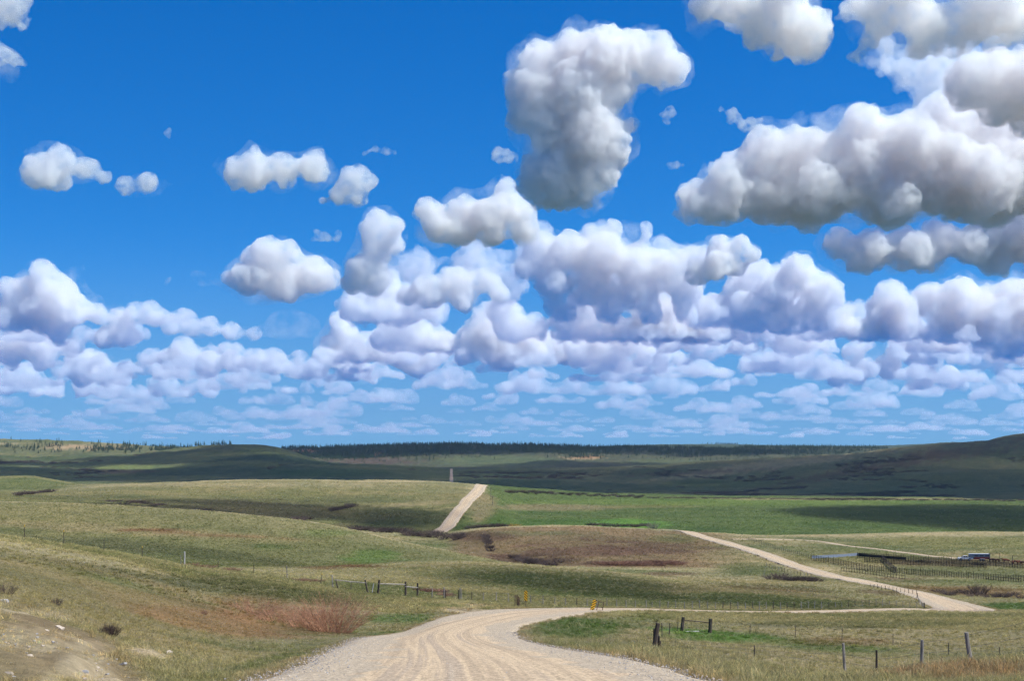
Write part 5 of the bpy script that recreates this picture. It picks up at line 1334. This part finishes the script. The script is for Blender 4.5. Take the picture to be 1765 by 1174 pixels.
# ponderosa pines on the breaks
def needle_mat():
    m, n, o = mat_new('pine_needles'); d = N(n, 'ShaderNodeBsdfPrincipled', Roughness=.9); d.inputs['Specular IOR Level'].default_value = .1
    t = N(n, 'ShaderNodeTexCoord'); no = N(n, 'ShaderNodeTexNoise', Scale=.5, Detail=4.0); n.links.new(t.outputs['Object'], no.inputs['Vector'])
    oi = N(n, 'ShaderNodeObjectInfo')
    c = ramp(n, no.outputs[0], [(.35, (.022, .040, .022)), (.65, (.045, .070, .032))])
    c = mixc(n, 1.0, c, ramp(n, oi.outputs['Random'], [(0, .7), (1, 1.35)]), 'MULTIPLY')
    n.links.new(c, d.inputs['Base Color']); n.links.new(d.outputs[0], o.inputs[0]); return m
M_PINE = needle_mat(); M_BARK = plain('pine_bark', (.10, .06, .04), .9, .3, 3)
def pine_mesh(seed, h=15, w=5.5, tiers=11):
    rnd = random.Random(seed); v = []; f = []; mi = []
    for i in range(6): a = 1.047 * i; v += [(.22 * math.cos(a), .22 * math.sin(a), -.5), (.06 * math.cos(a), .06 * math.sin(a), h * .95)]
    for i in range(6): j = (i + 1) % 6; f.append((2*i, 2*j, 2*j+1, 2*i+1)); mi.append(1)
    z0 = h * rnd.uniform(.12, .28)
    for t in range(tiers):
        q_ = t / (tiers - 1); z = z0 + (h - z0) * q_; rad = w * .5 * (1 - q_) ** .7 * rnd.uniform(.75, 1.1) + .25; n = 7
        for k in range(n):
            a = 6.28 * (k + rnd.random() * .7) / n; L_ = rad * rnd.uniform(.6, 1.15); dz = -.12 * L_ + rnd.uniform(-.2, .4); wd = .42 + .28 * L_
            ca, sa = math.cos(a), math.sin(a); b = len(v); zz = z + rnd.uniform(-.4, .4)
            v += [(0, 0, zz + .35), (ca*L_*.6 - sa*wd, sa*L_*.6 + ca*wd, zz + dz*.5), (ca*L_, sa*L_, zz + dz), (ca*L_*.6 + sa*wd, sa*L_*.6 - ca*wd, zz + dz*.5), (ca*L_*.55, sa*L_*.55, zz + .55)]
            f += [(b, b+1, b+4), (b+1, b+2, b+4), (b+2, b+3, b+4), (b+3, b, b+4)]; mi += [0] * 4
    me = bpy.data.meshes.new('pine_tree'); me.from_pydata(v, [], f); me.materials.append(M_PINE); me.materials.append(M_BARK)
    me.polygons.foreach_set('material_index', mi); me.update(); return me
PINES = [pine_mesh(i, 15 * u, 5.5 * w_) for i, (u, w_) in enumerate(((1, 1), (1.1, .85), (.85, 1.05), (.95, 1.2), (.7, 1.1)))]
rt = np.random.RandomState(5)
def pine_spots(n, x0, x1, y0, y1, keepf):
    """random ground in a bearing and depth range, kept by a cover map"""
    out = []
    while len(out) < n:
        px = rt.uniform(x0, x1); Y = rt.uniform(y0, y1); X = (px - CX) / F * Y; z = h1(X, Y); vy = HY - z / Y * F
        if rt.rand() < keepf(px, vy, X, Y): out.append((X, Y, z))
    return out
def cov_ridge(px, vy, X, Y):
    edge = np.interp(px, [480, 540, 600, 680, 760, 800, 860, 920, 960, 1010, 1060, 1120, 1180, 1260, 1350, 1450, 1530], [786, 791, 793, 791, 788, 783, 778, 778, 785, 789, 785, 782, 786, 790, 786, 783, 780]) + 6 * (float(fbm(np.array([X / 90.]), np.array([Y / 90.]), 3, 5)[0]) - .5) * 2
    dens = np.interp(px, [480, 600, 1050, 1200, 1350, 1530], [.6, 1, 1, .7, .75, .45])
    return dens * (1.0 if vy < edge else (.10 if vy < edge + 8 else .006))
ridge = pine_spots(6500, 485, 1530, 4450, 5330, cov_ridge)
def cov_mesa(px, vy, X, Y):
    c = float(fbm(np.array([px / 28.]), np.array([vy / 5.]), 3, 9)[0])
    band = np.exp(-((vy - np.interp(px, [-100, 0, 100, 200, 260, 320, 400], [769, 770, 772, 775, 776, 774, 772])) / 6.5) ** 2)
    return float(band * np.clip((c - .40) * 6, 0, 1))
mesa = pine_spots(620, -100, 330, 4250, 4720, cov_mesa)
crest = [(x, y, z) for x, y, z in pine_spots(55, 290, 402, 3760, 3900, lambda px, vy, X, Y: 1.0 if px > 330 else .35)]
farr = pine_spots(60, 1232, 1272, 8850, 9100, lambda *a: 1) + pine_spots(50, 1200, 1500, 8800, 9050, lambda px, *a: .25)
near_ridge = sorted(ridge, key=lambda t: t[1])
singles = [(p, 'dark pine in the clumps along the mesa rim at the far left', 'pines along the left mesa rim') for p in mesa[:150]] + [(p, 'dark pine on the crest left of the round dark hill', 'pines on the crest left of the round hill') for p in crest] + [(p, 'dark pine at the front edge of the forested ridge', 'pines at the front of the forested ridge') for p in near_ridge[:95]]
for (x, y, z), lb, gp in singles:
    o = bpy.data.objects.new('pine_tree', PINES[rt.randint(5)]); COL.objects.link(o); s = rt.uniform(.5, .95); o.location = (x, y, z - .3); o.scale = (s * 1.1, s * 1.1, s); o.rotation_euler = (0, 0, rt.uniform(0, 6.28))
    tag(o, lb, 'pine tree', gp)
rest = mesa[150:] + near_ridge[95:] + farr
FOREST_SRC = bpy.data.collections.new('pines')
for i, m in enumerate(PINES): FOREST_SRC.objects.link(bpy.data.objects.new(f'pine_{i}', m))
nrest = len(rest); sz = rt.uniform(.55, 1.0, nrest)[:, None] * np.array([[1.15, 1.15, 1.0]])
scatter('pine_forest', np.array(rest) - np.array([[0, 0, .3]]), rt.randint(0, 5, nrest), np.stack([0 * sz[:, 0], 0 * sz[:, 0], rt.uniform(0, 6.28, nrest)], -1), sz, np.full((nrest, 3), .05), FOREST_SRC, 'dark pine forest covering the far ridge', 'forest')
# brush in the draws of the far hills
bs = []
while len(bs) < 3200:
    px = rt.uniform(-150, 1950, 4000); Y = np.exp(rt.uniform(math.log(1900), math.log(4300), 4000)); X = (px - CX) / F * Y
    q_ = np.abs(fbm(X / 420 + 0.4 * fbm(X / 160, Y / 160, 3, 8), Y / 420, 4, 5) - 0.5); c_ = fbm(X / 130, Y / 130, 3, 33)
    ok = (q_ < .035) & (c_ > .47)
    for a, b in zip(X[ok], Y[ok]): bs.append((a, b))
bs = np.array(bs[:3200]); bz = height(bs[:, 0], bs[:, 1])
BRUSH_SRC = bpy.data.collections.new('brush')
for i, m in enumerate(BR):
    m2 = m.copy(); m2.materials.clear(); m2.materials.append(M_BRUSH); BRUSH_SRC.objects.link(bpy.data.objects.new(f'brush_{i}', m2))
bsz = rt.uniform(3.5, 7.5, 3200)[:, None] * np.array([[1, 1, .42]])
scatter('brush_cover', np.column_stack([bs, bz]), rt.randint(0, 5, 3200), np.column_stack([np.zeros((3200, 2)), rt.uniform(0, 6.28, 3200)]), bsz, np.full((3200, 3), .05), BRUSH_SRC, 'dark brush filling the draws of the far hills', 'brush')
o = bpy.data.objects.new('pine_tree', PINES[3]); COL.objects.link(o); o.location = at(98, 4760); o.scale = (1, 1, .55); tag(o, 'lone small tree standing out on the bare mesa top', 'pine tree')
# stones on the eroded bank
M_STONE = plain('pale_sandstone', (.50, .42, .33), .9, .3, 4); M_STONE2 = plain('grey_stone', (.36, .35, .34), .9, .35, 5)
def stone_mesh(seed):
    from mathutils import noise
    bm = bmesh.new(); bmesh.ops.create_icosphere(bm, subdivisions=3, radius=1)
    for v in bm.verts:
        p = v.co * 1.1 + Vector((seed * 7.1, 0, 0)); v.co *= 1 + .45 * noise.noise(p) + .22 * noise.noise(p * 2.3)
        for ax in range(3):                                   # broken flat faces
            lim = .72 + .12 * math.sin(seed * 3 + ax); v.co[ax] = max(-lim, min(lim, v.co[ax]))
    me = bpy.data.meshes.new('rock'); bm.to_mesh(me); bm.free(); return me
STONES = [stone_mesh(i) for i in range(6)]
def stone(px, py, s, lb, gp=None, mat=M_STONE, flat=.6):
    g = hit(px, py, 12, 120); k = s * g.y / F
    o = bpy.data.objects.new('rock', STONES[rp.randrange(6)]); COL.objects.link(o); o.location = g; o.scale = (k, k * rp.uniform(.7, 1.1), k * flat); o.rotation_euler = (rp.uniform(-.2, .2), rp.uniform(0, .35), rp.uniform(0, 6.28))
    if not o.data.materials: o.data.materials.append(mat)
    o.material_slots[0].link = 'OBJECT'; o.material_slots[0].material = mat
    return tag(o, lb, 'rock', gp)
stone(163, 1108, 6.5, 'small rounded cream boulder at the top of the bare soil')
stone(103, 1084, 9, 'flat pale rock sticking out high on the bank')
stone(51, 1133, 8, 'rounded pinkish rock in the middle of the stony patch')
stone(16, 1164, 11, 'largest pinkish rock in the bottom left corner')
stone(210, 1147, 10, 'grey white slab at the right end of the stony patch', None, M_STONE2, .4)
stone(146, 1160, 8, 'dark grey rock above the bottom edge', None, M_STONE2)
stone(8, 1037, 9, 'grey rock under the dead bush at the left edge', None, M_STONE2, .5)
stone(80, 1090, 7, 'pale rock left of the flat one, high on the bank')
stone(290, 1128, 9, 'tan rock at the right end of the ochre cut')
stone(106, 1150, 8, 'grey rock in the middle of the stony patch', None, M_STONE2)
for i in range(110):
    x = rp.uniform(-20, 235); y = rp.uniform(1085, 1172)
    if y < 1075 + x * .30: continue
    stone(x, y, rp.uniform(1.5, 4.5), 'small stone strewn over the bare bank', 'small stones on the bare bank', rp.choice((M_STONE, M_STONE2)), .55)
M_CLOD = plain('earth_clod', (.20, .11, .065), .95, .3, 6)
for px, py, s in ((780, 1042, 3), (786, 1043, 2.2), (792, 1041, 2.5), (800, 1048, 2), (862, 1047, 2.5), (870, 1046.5, 3), (877, 1047.5, 2.2), (1032, 1056, 2.5)):
    stone(px, py, s, 'brown clod of earth on the edge of the pull-out', 'clods of earth by the road', M_CLOD, .6).name = 'clod'

# loose gravel thrown to the shoulders and between the wheel tracks
ln = MAIN[(MAIN[:, 1] > 8) & (MAIN[:, 1] < 75)]
dn = np.gradient(ln[:, :2], axis=0); dn /= np.linalg.norm(dn, axis=1)[:, None]
ngv = 9000
ki = (len(ln) * rt.rand(ngv) ** 1.5).astype(int); c_ = rt.choice([-.95, -.78, -.4, 0, .4, .78, .95], ngv, p=[.24, .14, .07, .1, .07, .14, .24]) + rt.randn(ngv) * .07
of = np.where(c_ < 0, c_ * ln[ki, 2], c_ * ln[ki, 3]); al = rt.uniform(-1, 1, ngv)
gx = ln[ki, 0] + dn[ki, 1] * of + dn[ki, 0] * al; gy = ln[ki, 1] - dn[ki, 0] * of + dn[ki, 1] * al
gz = height(gx, gy) + .02 + np.hypot(gx, gy) * .00035
gs = (.011 + .022 * rt.rand(ngv) ** 3)[:, None] * np.array([[1, .8, .6]])
GRAVEL_SRC = bpy.data.collections.new('gravel')
for i, m in enumerate(STONES[:4]):
    m2 = m.copy(); m2.materials.clear(); m2.materials.append((M_STONE, M_STONE2)[i % 2]); GRAVEL_SRC.objects.link(bpy.data.objects.new(f'gravel_{i}', m2))
scatter('loose_gravel', np.column_stack([gx, gy, gz]), rt.randint(0, 4, ngv), rt.uniform(0, 6.28, (ngv, 3)), gs, np.full((ngv, 3), .3), GRAVEL_SRC, 'loose gravel lying on the road and along its shoulders', 'gravel')
